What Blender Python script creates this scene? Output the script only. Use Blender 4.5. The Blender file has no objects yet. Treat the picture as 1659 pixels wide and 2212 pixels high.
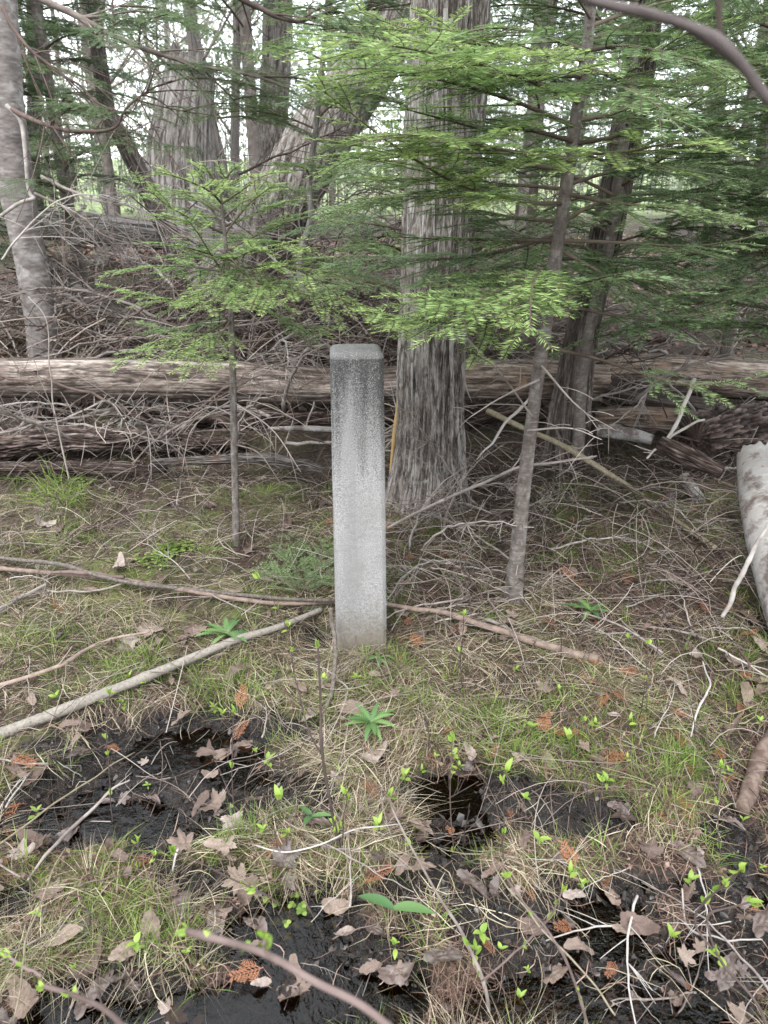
import bpy, math
import numpy as np
from mathutils import Vector, Matrix
R = math.radians
C = bpy.context.scene.collection
sc = bpy.context.scene

# ------------------------------------------------------------------ camera, world, sun
HC = 1.305; PITCH = R(24.0); F = 1534.0; CX, CY = 829.5, 1106.0
cd = bpy.data.cameras.new("camera"); cam = bpy.data.objects.new("camera", cd); C.objects.link(cam)
cam.location = (0, 0, HC); cam.rotation_euler = (math.pi/2-PITCH, 0, 0)
cd.sensor_fit = 'VERTICAL'; cd.sensor_height = 34.6; cd.lens = 24.0
cd.clip_start = 0.02; cd.clip_end = 1000
cd.dof.use_dof = True; cd.dof.focus_distance = 2.05; cd.dof.aperture_fstop = 6.3
sc.camera = cam
SUN_EL, SUN_AZ = R(52), R(200)       # azimuth measured clockwise from +Y
w = bpy.data.worlds.new("World"); sc.world = w; w.use_nodes = True
nt = w.node_tree; nt.nodes.clear()
out = nt.nodes.new('ShaderNodeOutputWorld'); bg = nt.nodes.new('ShaderNodeBackground')
sky = nt.nodes.new('ShaderNodeTexSky'); sky.sky_type = 'NISHITA'; sky.sun_disc = False
sky.sun_elevation = SUN_EL; sky.sun_rotation = SUN_AZ
mx = nt.nodes.new('ShaderNodeMixRGB'); mx.inputs[0].default_value = 0.8
nz = nt.nodes.new('ShaderNodeTexNoise'); nz.inputs['Scale'].default_value = 3.0; nz.inputs['Detail'].default_value = 5
cr = nt.nodes.new('ShaderNodeValToRGB')
cr.color_ramp.elements[0].position = .35; cr.color_ramp.elements[0].color = (7.8, 8.3, 8.9, 1)
cr.color_ramp.elements[1].position = .65; cr.color_ramp.elements[1].color = (10.8, 11.0, 11.3, 1)
nt.links.new(nz.outputs['Fac'], cr.inputs[0])
nt.links.new(sky.outputs[0], mx.inputs[1]); nt.links.new(cr.outputs[0], mx.inputs[2])
nt.links.new(mx.outputs[0], bg.inputs[0]); nt.links.new(bg.outputs[0], out.inputs[0])
bg.inputs[1].default_value = 0.14
sd = bpy.data.lights.new("sun", 'SUN'); sun = bpy.data.objects.new("sun", sd); C.objects.link(sun)
sd.energy = 1.2; sd.angle = R(12); sd.color = (1, .98, .95)
sv = Vector((math.sin(SUN_AZ)*math.cos(SUN_EL), math.cos(SUN_AZ)*math.cos(SUN_EL), math.sin(SUN_EL)))
sun.rotation_euler = sv.to_track_quat('Z', 'Y').to_euler()
sc.view_settings.view_transform = 'Standard'; sc.view_settings.look = 'None'
sc.view_settings.exposure = 1.55; sc.view_settings.gamma = 1
try:
    sc.cycles.use_denoising = True
    sc.cycles.max_bounces = 7; sc.cycles.diffuse_bounces = 4; sc.cycles.transparent_max_bounces = 12
    sc.cycles.caustics_reflective = False; sc.cycles.caustics_refractive = False
except Exception: pass

# ------------------------------------------------------------------ noise and terrain
def _h(ix, iy, iz, s):
    M = 0xffffffff
    n = ((ix.astype(np.int64)*73856093) ^ (iy.astype(np.int64)*19349663) ^ (iz.astype(np.int64)*83492791) ^ (s*2654435761 & M)) & M
    n = ((n ^ (n >> 13))*1274126177) & M
    n = ((n ^ (n >> 15))*668265263) & M
    return ((n ^ (n >> 16)) & 0xffff)/65535.0
def noise(x, y, z=0.0, s=0):
    x, y, z = np.broadcast_arrays(np.asarray(x, float), np.asarray(y, float), np.asarray(z, float))
    ix, iy, iz = np.floor(x), np.floor(y), np.floor(z)
    fx, fy, fz = x-ix, y-iy, z-iz
    ux, uy, uz = fx*fx*(3-2*fx), fy*fy*(3-2*fy), fz*fz*(3-2*fz)
    r = 0
    for a in (0, 1):
        for b in (0, 1):
            for c in (0, 1):
                r = r + _h(ix+a, iy+b, iz+c, s)*(ux if a else 1-ux)*(uy if b else 1-uy)*(uz if c else 1-uz)
    return r*2-1

def ray(px, py):
    u = (np.asarray(px, float)-CX)/F; v = (CY-np.asarray(py, float))/F
    return u, math.cos(PITCH)+v*math.sin(PITCH), -math.sin(PITCH)+v*math.cos(PITCH)
def P(px, py, Y):
    u, yd, zd = ray(px, py); t = Y/yd
    return np.array([float(u*t), float(Y), float(HC+zd*t)])
def _flat(px, py, z=-0.05):
    u, yd, zd = ray(px, py); t = (z-HC)/zd
    return float(u*t), float(yd*t)
# wet hollows and mossy hummocks, (x, y, rx, ry, dz), read off the photo as ground positions
LUMPS = []
for px, py, rx, ry, dz in [(430,1600,.20,.11,-.050),(330,1760,.24,.09,-.05),(520,1640,.12,.08,-.04),(960,1690,.16,.07,-.045),(1010,1800,.2,.07,-.04),
    (900,2170,.30,.05,-.045),(1300,1980,.18,.06,-.035),(1150,2120,.16,.06,-.045),(1500,2050,.14,.06,-.03),(500,2170,.2,.04,-.05),(250,2190,.16,.04,-.04),
    (660,1960,.12,.07,-.035),(1400,2190,.2,.05,-.04),(180,1760,.15,.06,-.03),
    (250,1500,.16,.1,.035),(470,1500,.16,.08,.04),(590,1750,.13,.1,.04),(850,1600,.16,.1,.03),(950,1560,.14,.1,.03),(1100,1690,.12,.07,.035),
    (200,1900,.2,.1,.035),(320,2080,.16,.07,.045),(820,1850,.12,.07,.02),(1010,1950,.12,.07,.03),(1440,1750,.25,.1,.03),(1250,1550,.3,.15,.02),
    (250,1300,.3,.16,.03),(120,1640,.15,.08,.03)]:
    x_, y_ = _flat(px, py); LUMPS.append((x_, y_, rx*.8, ry*1.0, dz))
MUDS = []
for px, py, rx, ry in [(400,1610,190,62),(380,1765,210,58),(950,1700,170,70),(960,1800,190,60),(660,1960,110,60),(1300,1960,230,85),(1130,2090,170,75),(1500,2060,200,95),(800,2080,190,90),(560,2130,150,50),
                       (520,1700,260,70),(900,1900,150,60),(700,2050,260,80),(1080,1990,260,90),(1400,2090,300,110),(1600,1950,120,80),(430,1900,110,45),(1050,1740,230,60),(200,2120,200,55),(200,1720,110,40),(60,1740,90,60),(690,1440,50,50),(1250,1760,110,40),(1420,2170,300,80),(1560,1800,70,50),(320,1850,80,30),(90,1640,60,30),(1180,1870,80,40),(820,1650,60,30),(20,1930,60,40),(150,2190,220,50)]:
    x_, y_ = _flat(px, py, -.06); x2, y2 = _flat(px+rx, py, -.06); y3 = _flat(px, py-ry, -.06)[1]; MUDS.append((x_, y_, abs(x2-x_), abs(y3-y_)))
def mudf(x, y):
    m = 0*x
    for a, b, rx, ry in MUDS: m = np.maximum(m, np.exp(-(((x-a)/rx)**2+((y-b)/ry)**2)*.7))
    return np.clip((m+.42*noise(x*7, y*7, 0, 44)+.22*noise(x*20, y*20, 0, 45)-.47)/.14, 0, 1)
def zbase(y):
    return np.interp(y, [-30,-3,.2,.6,.8,1.2,1.5,1.7,1.85,2.3,2.7,3.1,3.5,4.2,5.5,7,9,16,30,60,110],
                        [.9,.35,-.060,-.074,-.070,-.064,-.05,-.015,0,.03,.06,.12,.22,.42,.6,.75,.85,.95,1.3,2.7,6.0])
def zf(x, y):
    x = np.asarray(x, float); y = np.asarray(y, float)
    z = zbase(y)
    k = np.clip((y-3.5)/3, 0, 1)
    z = z + .028*noise(x*4.2, y*4.2, 0, 1)*(1+k) + .012*noise(x*11, y*11, 0, 2) + .006*noise(x*29, y*29, 0, 3)+.0035*noise(x*60, y*60, 0, 6) + .05*k*noise(x*1.2, y*1.2, 0, 4)
    for a, b, rx, ry, dz in LUMPS:
        z = z + dz*np.exp(-(((x-a)/rx)**2+((y-b)/ry)**2))
    near = (y > .3) & (y < 2.2) & (np.abs(x) < 2.2)
    if near.any(): z = z-np.where(near, mudf(x, y), 0)*(.024-.014*np.abs(noise(x*22, y*22, 0, 46))-.012*np.abs(noise(x*50, y*50, 0, 48))-.006*noise(x*95, y*95, 0, 47))
    pz = np.exp(-(((x+.06)/.16)**2+((y-1.9)/.16)**2))
    return z*(1-pz)
_hx = np.arange(-3.6, 3.6, .02); _hy = np.arange(-.4, 5.4, .02); _hz = zf(*np.meshgrid(_hx, _hy))
def HG(x, y):
    i = np.clip(((x+3.6)/.02).round().astype(int), 0, len(_hx)-1); j = np.clip(((y+.4)/.02).round().astype(int), 0, len(_hy)-1)
    return _hz[j, i]
def G(px, py, off=0.0):
    px = np.atleast_1d(np.asarray(px, float)); py = np.atleast_1d(np.asarray(py, float))
    u, yd, zd = ray(px, py)
    ts = np.concatenate([np.arange(.6, 5, .02), np.geomspace(5, 90, 60)])
    best = np.full(px.shape, 90.0); done = np.zeros(px.shape, bool)
    for t in ts:
        below = (HC+zd*t) < (HG(u*t, yd*t) if t < 5 else zbase(yd*t))+off
        hit = below & ~done; best[hit] = t; done |= hit
    x = u*best; y = yd*best
    r = np.stack([x, y, zf(x, y)+off], -1)
    return r if len(r) > 1 else r[0]

# ------------------------------------------------------------------ mesh helpers
def link(name, me, mat=None, parent=None):
    o = bpy.data.objects.new(name, me); C.objects.link(o)
    if mat is not None and me is not None and not me.materials: me.materials.append(mat)
    if parent is not None: o.parent = parent
    return o
def mesh(name, V, Fc, attrs=None, uv=None, smooth=True):
    """V (n,3); Fc list of arrays (m,k)"""
    V = np.asarray(V, np.float32)
    if not isinstance(Fc, list): Fc = [Fc]
    Fc = [np.asarray(f, np.int32) for f in Fc if len(f)]
    me = bpy.data.meshes.new(name)
    me.vertices.add(len(V)); me.vertices.foreach_set('co', V.ravel())
    nl = sum(f.size for f in Fc); nf = sum(len(f) for f in Fc)
    li = np.concatenate([f.ravel() for f in Fc]); tot = np.concatenate([np.full(len(f), f.shape[1], np.int32) for f in Fc])
    st = np.concatenate([[0], np.cumsum(tot)[:-1]]).astype(np.int32)
    me.loops.add(nl); me.loops.foreach_set('vertex_index', li)
    me.polygons.add(nf); me.polygons.foreach_set('loop_start', st); me.polygons.foreach_set('loop_total', tot)
    if uv is not None:
        l = me.uv_layers.new(name='uv'); l.data.foreach_set('uv', np.asarray(uv, np.float32)[li].ravel())
    for k, a in (attrs or {}).items():
        at = me.attributes.new(k, 'FLOAT', 'POINT'); at.data.foreach_set('value', np.asarray(a, np.float32))
    me.update(calc_edges=True)
    if smooth: me.polygons.foreach_set('use_smooth', np.ones(nf, bool))
    return me
class MB:
    def __init__(s): s.V=[]; s.Q=[]; s.T=[]; s.A=[]; s.U=[]; s.n=0
    def add(s, V, Q=None, T=None, a=0.5, uv=None):
        V = np.asarray(V, float).reshape(-1, 3); s.V.append(V)
        if Q is not None and len(Q): s.Q.append(np.asarray(Q).reshape(-1, 4)+s.n)
        if T is not None and len(T): s.T.append(np.asarray(T).reshape(-1, 3)+s.n)
        s.A.append(np.broadcast_to(np.asarray(a, float), (len(V),)))
        s.U.append(np.zeros((len(V), 2)) if uv is None else uv)
        s.n += len(V)
    def me(s, name, smooth=True):
        if not s.V: s.add(np.zeros((3,3)), T=[[0,1,2]])
        f = []
        if s.Q: f.append(np.concatenate(s.Q))
        if s.T: f.append(np.concatenate(s.T))
        return mesh(name, np.concatenate(s.V), f, {'h': np.concatenate(s.A)}, np.concatenate(s.U), smooth)
    def obj(s, name, mat, parent=None, smooth=True): return link(name, s.me(name, smooth), mat, parent)
def smoothpath(pts, n):
    pts = np.asarray(pts, float)
    if len(pts) == 2: t = np.linspace(0, 1, n)[:, None]; return pts[0]*(1-t)+pts[1]*t
    d = np.linalg.norm(np.diff(pts[:, :3], axis=0), axis=1); cum = np.concatenate([[0], np.cumsum(d)]); cum /= cum[-1]
    Q = np.vstack([2*pts[0]-pts[1], pts, 2*pts[-1]-pts[-2]])
    r = []
    for t in np.linspace(0, 1, n):
        i = min(np.searchsorted(cum, t, side='right')-1, len(pts)-2); u = (t-cum[i])/(cum[i+1]-cum[i]+1e-9)
        a, b, c, e = Q[i], Q[i+1], Q[i+2], Q[i+3]
        r.append(.5*((2*b)+(-a+c)*u+(2*a-5*b+4*c-e)*u*u+(-a+3*b-3*c+e)*u**3))
    return np.array(r)
def frames(p):
    T = np.gradient(p, axis=0); T /= np.linalg.norm(T, axis=1)[:, None]+1e-12
    ref = np.array([0, 0, 1.]) if abs(T[0, 2]) < .8 else np.array([0, 1., 0])
    N = np.zeros_like(p); n = ref-T[0]*ref.dot(T[0]); N[0] = n/np.linalg.norm(n)
    for i in range(1, len(p)):
        n = N[i-1]-T[i]*N[i-1].dot(T[i]); N[i] = n/(np.linalg.norm(n)+1e-12)
    return T, N, np.cross(T, N)
def tube(mb, p, r, sides=6, a=.5, caps=True):
    p = np.asarray(p, float); n = len(p); r = np.broadcast_to(np.asarray(r, float), (n,))
    T, N, B = frames(p)
    th = np.linspace(0, 2*np.pi, sides, endpoint=False)
    V = p[:, None]+r[:, None, None]*(np.cos(th)[None, :, None]*N[:, None]+np.sin(th)[None, :, None]*B[:, None])
    i = np.arange(n-1)[:, None]*sides; j = np.arange(sides)[None]; k = (j+1) % sides
    Q = np.stack([i+j, i+k, i+sides+k, i+sides+j], -1).reshape(-1, 4)
    ln = np.concatenate([[0], np.cumsum(np.linalg.norm(np.diff(p, axis=0), axis=1))])
    uv = np.stack(np.broadcast_arrays(th[None]/(2*np.pi), ln[:, None]), -1).reshape(-1, 2)
    V = V.reshape(-1, 3); Tt = None
    if caps:
        V = np.vstack([V, p[0], p[-1]]); uv = np.vstack([uv, [[0, 0], [0, ln[-1]]]])
        m = n*sides; jj = np.arange(sides); kk = (jj+1) % sides
        Tt = np.concatenate([np.stack([np.full(sides, m), kk, jj], -1), np.stack([np.full(sides, m+1), (n-1)*sides+jj, (n-1)*sides+kk], -1)])
    mb.add(V, Q, Tt, a=a, uv=uv)
def trunk(mb, path, rad, rows, cols, kind, seed=1, flare=0, twist=0, jag=(0, 0)):
    """displaced round trunk: path (k,3), rad (k,); jag raises or lowers the ends unevenly so they read as broken"""
    pr = smoothpath(np.column_stack([path, rad]), rows); p, r = pr[:, :3], np.abs(pr[:, 3])
    T, N, B = frames(p); rows = len(p)
    ln = np.concatenate([[0], np.cumsum(np.linalg.norm(np.diff(p, axis=0), axis=1))])
    th = np.linspace(0, 2*np.pi, cols, endpoint=False)
    TH = (th[None]+twist*ln[:, None]); L = np.broadcast_to(ln[:, None], TH.shape)
    cx, sx = np.cos(TH), np.sin(TH)
    if kind == 'cedar':
        wob = .25*noise(cx*3, sx*3, L*5, seed+5)
        wob2 = .8*noise(cx*5, sx*5, L*9, seed+6)
        a = 1-np.abs(noise(cx*7+wob, sx*7+wob, L*2.2, seed)); b = 1-np.abs(noise(cx*17+wob2, sx*17+wob2, L*8, seed+1))
        c = noise(cx*36+wob2, sx*36, L*34, seed+2); c2 = noise(cx*10, sx*10, L*16, seed+7)
        h = .36*a**1.5+.36*b+.17*c+.12*c2; amp = .085; big = .10*noise(cx*1.6, sx*1.6, L*.9, seed+3)
    elif kind == 'rotten':
        wob = .9*noise(cx*2, sx*2, L*4, seed+8)
        a = 1-np.abs(noise(cx*5+wob, sx*5+wob, L*2, seed)); b = 1-np.abs(noise(cx*15+wob*2, sx*15, L*7, seed+1)); c = noise(cx*34, sx*34, L*40, seed+2)
        h = .38*a+.36*b+.26*c; amp = .30; big = .28*noise(cx*1.5, sx*1.5, L*3, seed+3)
    elif kind == 'log':
        a = noise(cx*2.5, sx*2.5, L*.9, seed); b = 1-np.abs(noise(cx*9, sx*9, L*1.3, seed+1)); c = noise(cx*26, sx*26, L*5, seed+2)
        h = .35*a+.4*b+.15*c; amp = .05; big = .06*noise(cx*1.2, sx*1.2, L*1.5, seed+3)
    elif kind == 'snag':
        b = 1-np.abs(noise(cx*15, sx*15, L*.9, seed+1)); c = noise(cx*40, sx*40, L*3, seed+2)
        h = .65*b**.5+.3*c; amp = .035; big = .06*noise(cx*1.5, sx*1.5, L*.6, seed+3)
    elif kind == 'birch':
        a = noise(cx*2, sx*2, L*30, seed); c = noise(cx*5, sx*5, L*90, seed+1)
        h = .5+.3*a+.2*c; amp = .02; big = .05*noise(cx*1.5, sx*1.5, L*3, seed+3)
    else:  # smooth sapling bark
        a = noise(cx*1.5, sx*1.5, L*45, seed); c = noise(cx*4, sx*4, L*120, seed+1)
        h = .5+.3*a+.2*c; amp = .035; big = .08*noise(cx*1.2, sx*1.2, L*7, seed+3)
    rr = r[:, None]*(1+amp*(h-.5)*2+big)
    if flare:
        f = np.exp(-ln/.16)[:, None]; rr = rr*(1+flare*f*(.55+.75*np.cos(TH*2.5+seed)**2+.35*noise(cx*2, sx*2, L*3, seed+9)))
    D = cx[..., None]*N[:, None]+sx[..., None]*B[:, None]
    thp = th[None]+0*L
    D = np.cos(thp)[..., None]*N[:, None]+np.sin(thp)[..., None]*B[:, None]
    V = p[:, None]+rr[..., None]*D
    if jag[1]:
        k = np.clip((ln/ln[-1]-.9)/.1, 0, 1)[:, None]; V = V+T[:, None]*(k*jag[1]*noise(cx*5, sx*5, 0, seed+20))[..., None]
    if jag[0]:
        k = np.clip(1-(ln/ln[-1])/.1, 0, 1)[:, None]; V = V+T[:, None]*(k*jag[0]*noise(cx*5, sx*5, 0, seed+21))[..., None]
    i = np.arange(rows-1)[:, None]*cols; j = np.arange(cols)[None]; k = (j+1) % cols
    Q = np.stack([i+j, i+k, i+cols+k, i+cols+j], -1).reshape(-1, 4)
    uv = np.stack([np.broadcast_to(TH/(2*np.pi), L.shape), L], -1).reshape(-1, 2)
    V = V.reshape(-1, 3); m = len(V); jj = np.arange(cols); kk = (jj+1) % cols
    V = np.vstack([V, p[0]+T[0]*.01, p[-1]-T[-1]*.01])
    Tt = np.concatenate([np.stack([np.full(cols, m), kk, jj], -1), np.stack([np.full(cols, m+1), (rows-1)*cols+jj, (rows-1)*cols+kk], -1)])
    mb.add(V, Q, Tt, a=np.concatenate([np.clip(h, 0, 1).ravel(), [.5, .5]]), uv=np.vstack([uv, [[0, 0], [0, ln[-1]]]]))

# ------------------------------------------------------------------ materials
def M(name):
    m = bpy.data.materials.new(name); m.use_nodes = True; n = m.node_tree
    return m, n, n.nodes['Principled BSDF']
def N_(n, t, **kw):
    x = n.nodes.new(t)
    for k, v in kw.items():
        if k in x.inputs: x.inputs[k].default_value = v
        else: setattr(x, k, v)
    return x
def ramp(n, src, stops):
    r = n.nodes.new('ShaderNodeValToRGB'); e = r.color_ramp.elements
    while len(e) < len(stops): e.new(.5)
    for el, (p, c) in zip(e, stops): el.position = p; el.color = (*c, 1)
    if src is not None: n.links.new(src, r.inputs[0])
    return r
def math_(n, op, a, b=None, clamp=False):
    x = n.nodes.new('ShaderNodeMath'); x.operation = op; x.use_clamp = clamp
    for i, v in enumerate((a, b)):
        if v is None: continue
        if isinstance(v, (int, float)): x.inputs[i].default_value = v
        else: n.links.new(v, x.inputs[i])
    return x.outputs[0]
def mixc(n, f, a, b, typ='MIX'):
    x = n.nodes.new('ShaderNodeMixRGB'); x.blend_type = typ
    for i, v in enumerate((f, a, b)):
        if isinstance(v, (int, float)): x.inputs[i].default_value = v
        elif isinstance(v, tuple): x.inputs[i].default_value = (*v, 1)
        else: n.links.new(v, x.inputs[i])
    return x.outputs[0]
def bump(n, b, src, st, dist=.003):
    x = N_(n, 'ShaderNodeBump', Strength=st, Distance=dist); n.links.new(src, x.inputs['Height']); n.links.new(x.outputs[0], b.inputs['Normal'])
def noisen(n, vec, scale, detail=4, rough=.6, dist=0):
    x = N_(n, 'ShaderNodeTexNoise', Scale=scale, Detail=detail, Roughness=rough, Distortion=dist)
    if vec is not None: n.links.new(vec, x.inputs['Vector'])
    return x.outputs['Fac']
def mapped(n, kind, scale):
    t = n.nodes.new('ShaderNodeTexCoord'); m = n.nodes.new('ShaderNodeMapping'); m.inputs['Scale'].default_value = scale
    n.links.new(t.outputs[kind], m.inputs[0]); return m.outputs[0]
def attr(n, name='h'):
    a = n.nodes.new('ShaderNodeAttribute'); a.attribute_name = name; return a.outputs['Fac']
def bark(name, stops, uvs, kh=.6, rough=.9, patch=None, pscale=6, plo=.55, fine=True, bst=.5, crack=None):
    m, n, b = M(name)
    f = noisen(n, mapped(n, 'UV', uvs), 1.0, 9, .78)
    fac = math_(n, 'ADD', math_(n, 'MULTIPLY', attr(n), kh), math_(n, 'MULTIPLY', f, 1-kh))
    c = ramp(n, fac, stops).outputs[0]
    if crack:
        for k_, (su, sv) in enumerate((crack, (crack[0]*2.3, crack[1]*2.6))):
            q = noisen(n, mapped(n, 'UV', (su, sv, 1)), 1.0, 4, .6, .4)
            d_ = math_(n, 'ABSOLUTE', math_(n, 'SUBTRACT', q, .5))
            mk = ramp(n, d_, [(.004, (1, 1, 1)), (.035 if k_ == 0 else .03, (0, 0, 0))]).outputs[0]
            c = mixc(n, math_(n, 'MULTIPLY', mk, .8 if k_ == 0 else .6), c, tuple(v*.45 for v in stops[0][1]))
            f = math_(n, 'SUBTRACT', f, math_(n, 'MULTIPLY', mk, .35))
    if patch:
        g = noisen(n, mapped(n, 'Object', (1, 1, 1)), pscale, 5, .65)
        c = mixc(n, ramp(n, g, [(plo, (0, 0, 0)), (plo+.12, (1, 1, 1))]).outputs[0], c, patch)
    n.links.new(c, b.inputs['Base Color']); b.inputs['Roughness'].default_value = rough
    b.inputs['Specular IOR Level'].default_value = .2
    if fine: bump(n, b, f, bst, .004)
    return m
m_cedar = bark('cedar_bark', [(.36,(.072,.060,.052)),(.48,(.165,.143,.126)),(.60,(.265,.245,.225)),(.78,(.41,.395,.375))], (60, 40, 1), .5, bst=.8, patch=(.30,.31,.28), pscale=18, plo=.62, crack=(26, 3.2))
m_cedar2 = bark('brown_cedar_bark', [(.36,(.05,.04,.034)),(.50,(.12,.098,.086)),(.61,(.19,.165,.147)),(.78,(.31,.285,.262))], (40, 26, 1), .5, bst=.8, crack=(18, 3.5))
m_log = bark('bare_log_wood', [(.34,(.045,.034,.028)),(.43,(.16,.127,.108)),(.5,(.30,.255,.22)),(.62,(.47,.42,.375))], (18, 6.5, 1), .30, patch=(.15,.115,.10), pscale=5, plo=.56, bst=.9, crack=(12, 1.6))
m_palelog = bark('bleached_log_wood', [(.34,(.09,.065,.05)),(.43,(.26,.20,.16)),(.5,(.44,.37,.31)),(.62,(.62,.55,.48))], (18, 6.5, 1), .30, patch=(.26,.17,.12), pscale=5, plo=.58, bst=.9, crack=(12, 1.6))
m_rot = bark('rotten_wood', [(.40,(.016,.011,.009)),(.52,(.065,.045,.037)),(.64,(.15,.115,.10)),(.80,(.36,.31,.285))], (22, 9, 1), .6, bst=1.0, crack=(12, 3))
m_snag = bark('weathered_snag_wood', [(.34,(.04,.033,.028)),(.46,(.14,.125,.112)),(.56,(.235,.215,.20)),(.74,(.34,.32,.305))], (46, 5.0, 1), .45, bst=.8, crack=(16, .9))
m_greyrot = bark('grey_rotten_wood', [(.38,(.03,.024,.02)),(.5,(.12,.10,.088)),(.64,(.22,.195,.18)),(.8,(.36,.33,.31))], (18, 14, 1), .5, bst=1.0, crack=(10, 3), patch=(.10,.065,.05), pscale=11, plo=.56)
m_sap = bark('sapling_bark', [(.3,(.055,.043,.037)),(.5,(.125,.105,.092)),(.72,(.25,.23,.21))], (5, 130, 1), .4, patch=(.24,.245,.22), pscale=22, plo=.60, bst=.9)
m_leftbark = bark('grey_bark', [(.3,(.07,.06,.055)),(.5,(.165,.145,.135)),(.72,(.32,.295,.28))], (9, 50, 1), .35, patch=(.30,.285,.27), pscale=9, plo=.56, bst=.9)
m_birch = bark('birch_bark', [(.36,(.04,.03,.027)),(.43,(.30,.27,.245)),(.52,(.30,.285,.27)),(.7,(.45,.44,.425))], (5, 40, 1), .2, patch=(.12,.095,.085), pscale=11, plo=.50, bst=1.0)
def twigmat(name, c1, c2, sc_=25, rough=.85):
    m, n, b = M(name)
    f = noisen(n, mapped(n, 'Object', (1, 1, 1)), sc_, 4)
    oi = n.nodes.new('ShaderNodeObjectInfo')
    f2 = math_(n, 'ADD', math_(n, 'MULTIPLY', f, .7), math_(n, 'MULTIPLY', oi.outputs['Random'], .3))
    n.links.new(ramp(n, f2, [(.33, c1), (.68, c2)]).outputs[0], b.inputs['Base Color'])
    b.inputs['Roughness'].default_value = rough; b.inputs['Specular IOR Level'].default_value = .25
    bump(n, b, f, .5, .001)
    return m
m_twig = twigmat('grey_twig', (.12,.095,.082), (.30,.262,.235))
m_twigdark = twigmat('dark_twig', (.045,.032,.027), (.14,.10,.085))
m_twigpale = twigmat('bleached_twig', (.17,.15,.133), (.40,.365,.335))
m_stick = twigmat('lichened_stick', (.075,.062,.052), (.235,.21,.18), 110)
m_redstick = twigmat('reddish_stick', (.085,.056,.044), (.25,.19,.155), 40)
m_yellowstick = twigmat('bare_yellow_pole', (.11,.09,.06), (.28,.24,.165), 70)
m_firwood = twigmat('fir_twig', (.05,.037,.028), (.125,.098,.072))
def leafmat(name, stops, transl=.35, rough=.5, objrand=.25, spec=.4, noise_s=None, k=1.0):
    m, n, b = M(name)
    oi = n.nodes.new('ShaderNodeObjectInfo')
    f = math_(n, 'ADD', math_(n, 'MULTIPLY', attr(n), 1-objrand), math_(n, 'MULTIPLY', oi.outputs['Random'], objrand))
    if noise_s:
        g = noisen(n, mapped(n, 'Object', (1, 1, 1)), noise_s, 5, .7)
        f = math_(n, 'ADD', math_(n, 'MULTIPLY', f, .55), math_(n, 'MULTIPLY', g, .45))
    c = ramp(n, f, stops).outputs[0]
    n.links.new(c, b.inputs['Base Color']); b.inputs['Roughness'].default_value = rough; b.inputs['Specular IOR Level'].default_value = spec
    if noise_s: bump(n, b, g, .6, .002)
    if transl:
        t = n.nodes.new('ShaderNodeBsdfTranslucent'); n.links.new(mixc(n, .2, c, (.35, .5, .15), 'MIX') if transl > .3 else c, t.inputs[0])
        s = n.nodes.new('ShaderNodeMixShader'); s.inputs[0].default_value = transl
        o = [x for x in n.nodes if x.type == 'OUTPUT_MATERIAL'][0]
        n.links.new(b.outputs[0], s.inputs[1]); n.links.new(t.outputs[0], s.inputs[2]); n.links.new(s.outputs[0], o.inputs[0])
    return m
m_need_bright = leafmat('bright_fir_needles', [(.1,(.075,.135,.055)),(.45,(.165,.265,.095)),(.7,(.255,.36,.125)),(.95,(.37,.455,.165))], .35)
m_need = leafmat('fir_needles', [(.1,(.065,.115,.06)),(.45,(.14,.22,.105)),(.75,(.215,.305,.13)),(.97,(.30,.38,.16))], .35)
m_need_dark = leafmat('dark_fir_needles', [(.1,(.055,.10,.06)),(.5,(.12,.185,.10)),(.9,(.19,.265,.13))], .35)
m_straw = leafmat('dry_grass_blades', [(.05,(.06,.046,.032)),(.3,(.16,.125,.085)),(.6,(.33,.275,.185)),(.95,(.54,.475,.345))], .2, .7, 0, .2)
m_litter = leafmat('brown_litter', [(.05,(.025,.016,.013)),(.4,(.10,.06,.045)),(.7,(.20,.13,.10)),(.95,(.33,.245,.20))], .05, .8, 0, .2)
m_grass = leafmat('green_grass_blades', [(.05,(.07,.12,.02)),(.5,(.15,.24,.045)),(.95,(.30,.36,.09))], .35, .5, 0)
m_moss = leafmat('moss_fibres', [(.05,(.075,.105,.018)),(.5,(.19,.25,.05)),(.95,(.38,.41,.12))], .25, .8, 0, .1)
m_sprout = leafmat('young_leaf', [(.1,(.16,.27,.04)),(.9,(.34,.46,.09))], .38, .45, .5)
m_weed = leafmat('weed_leaf', [(.1,(.06,.135,.045)),(.9,(.16,.26,.085))], .25, .5, .4)
m_orange = leafmat('rusty_cedar_frond', [(.1,(.16,.062,.03)),(.9,(.33,.145,.075))], .12, .7, .6)
m_dead = leafmat('dead_leaf', [(.12,(.05,.033,.026)),(.35,(.125,.086,.07)),(.6,(.22,.165,.13)),(.85,(.38,.325,.30))], .12, .6, .8, .35, 14)
m_deaddark = leafmat('wet_dead_leaf', [(.1,(.035,.024,.02)),(.5,(.085,.06,.05)),(.9,(.17,.125,.11))], .05, .3, .8, .6, 14)

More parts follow.
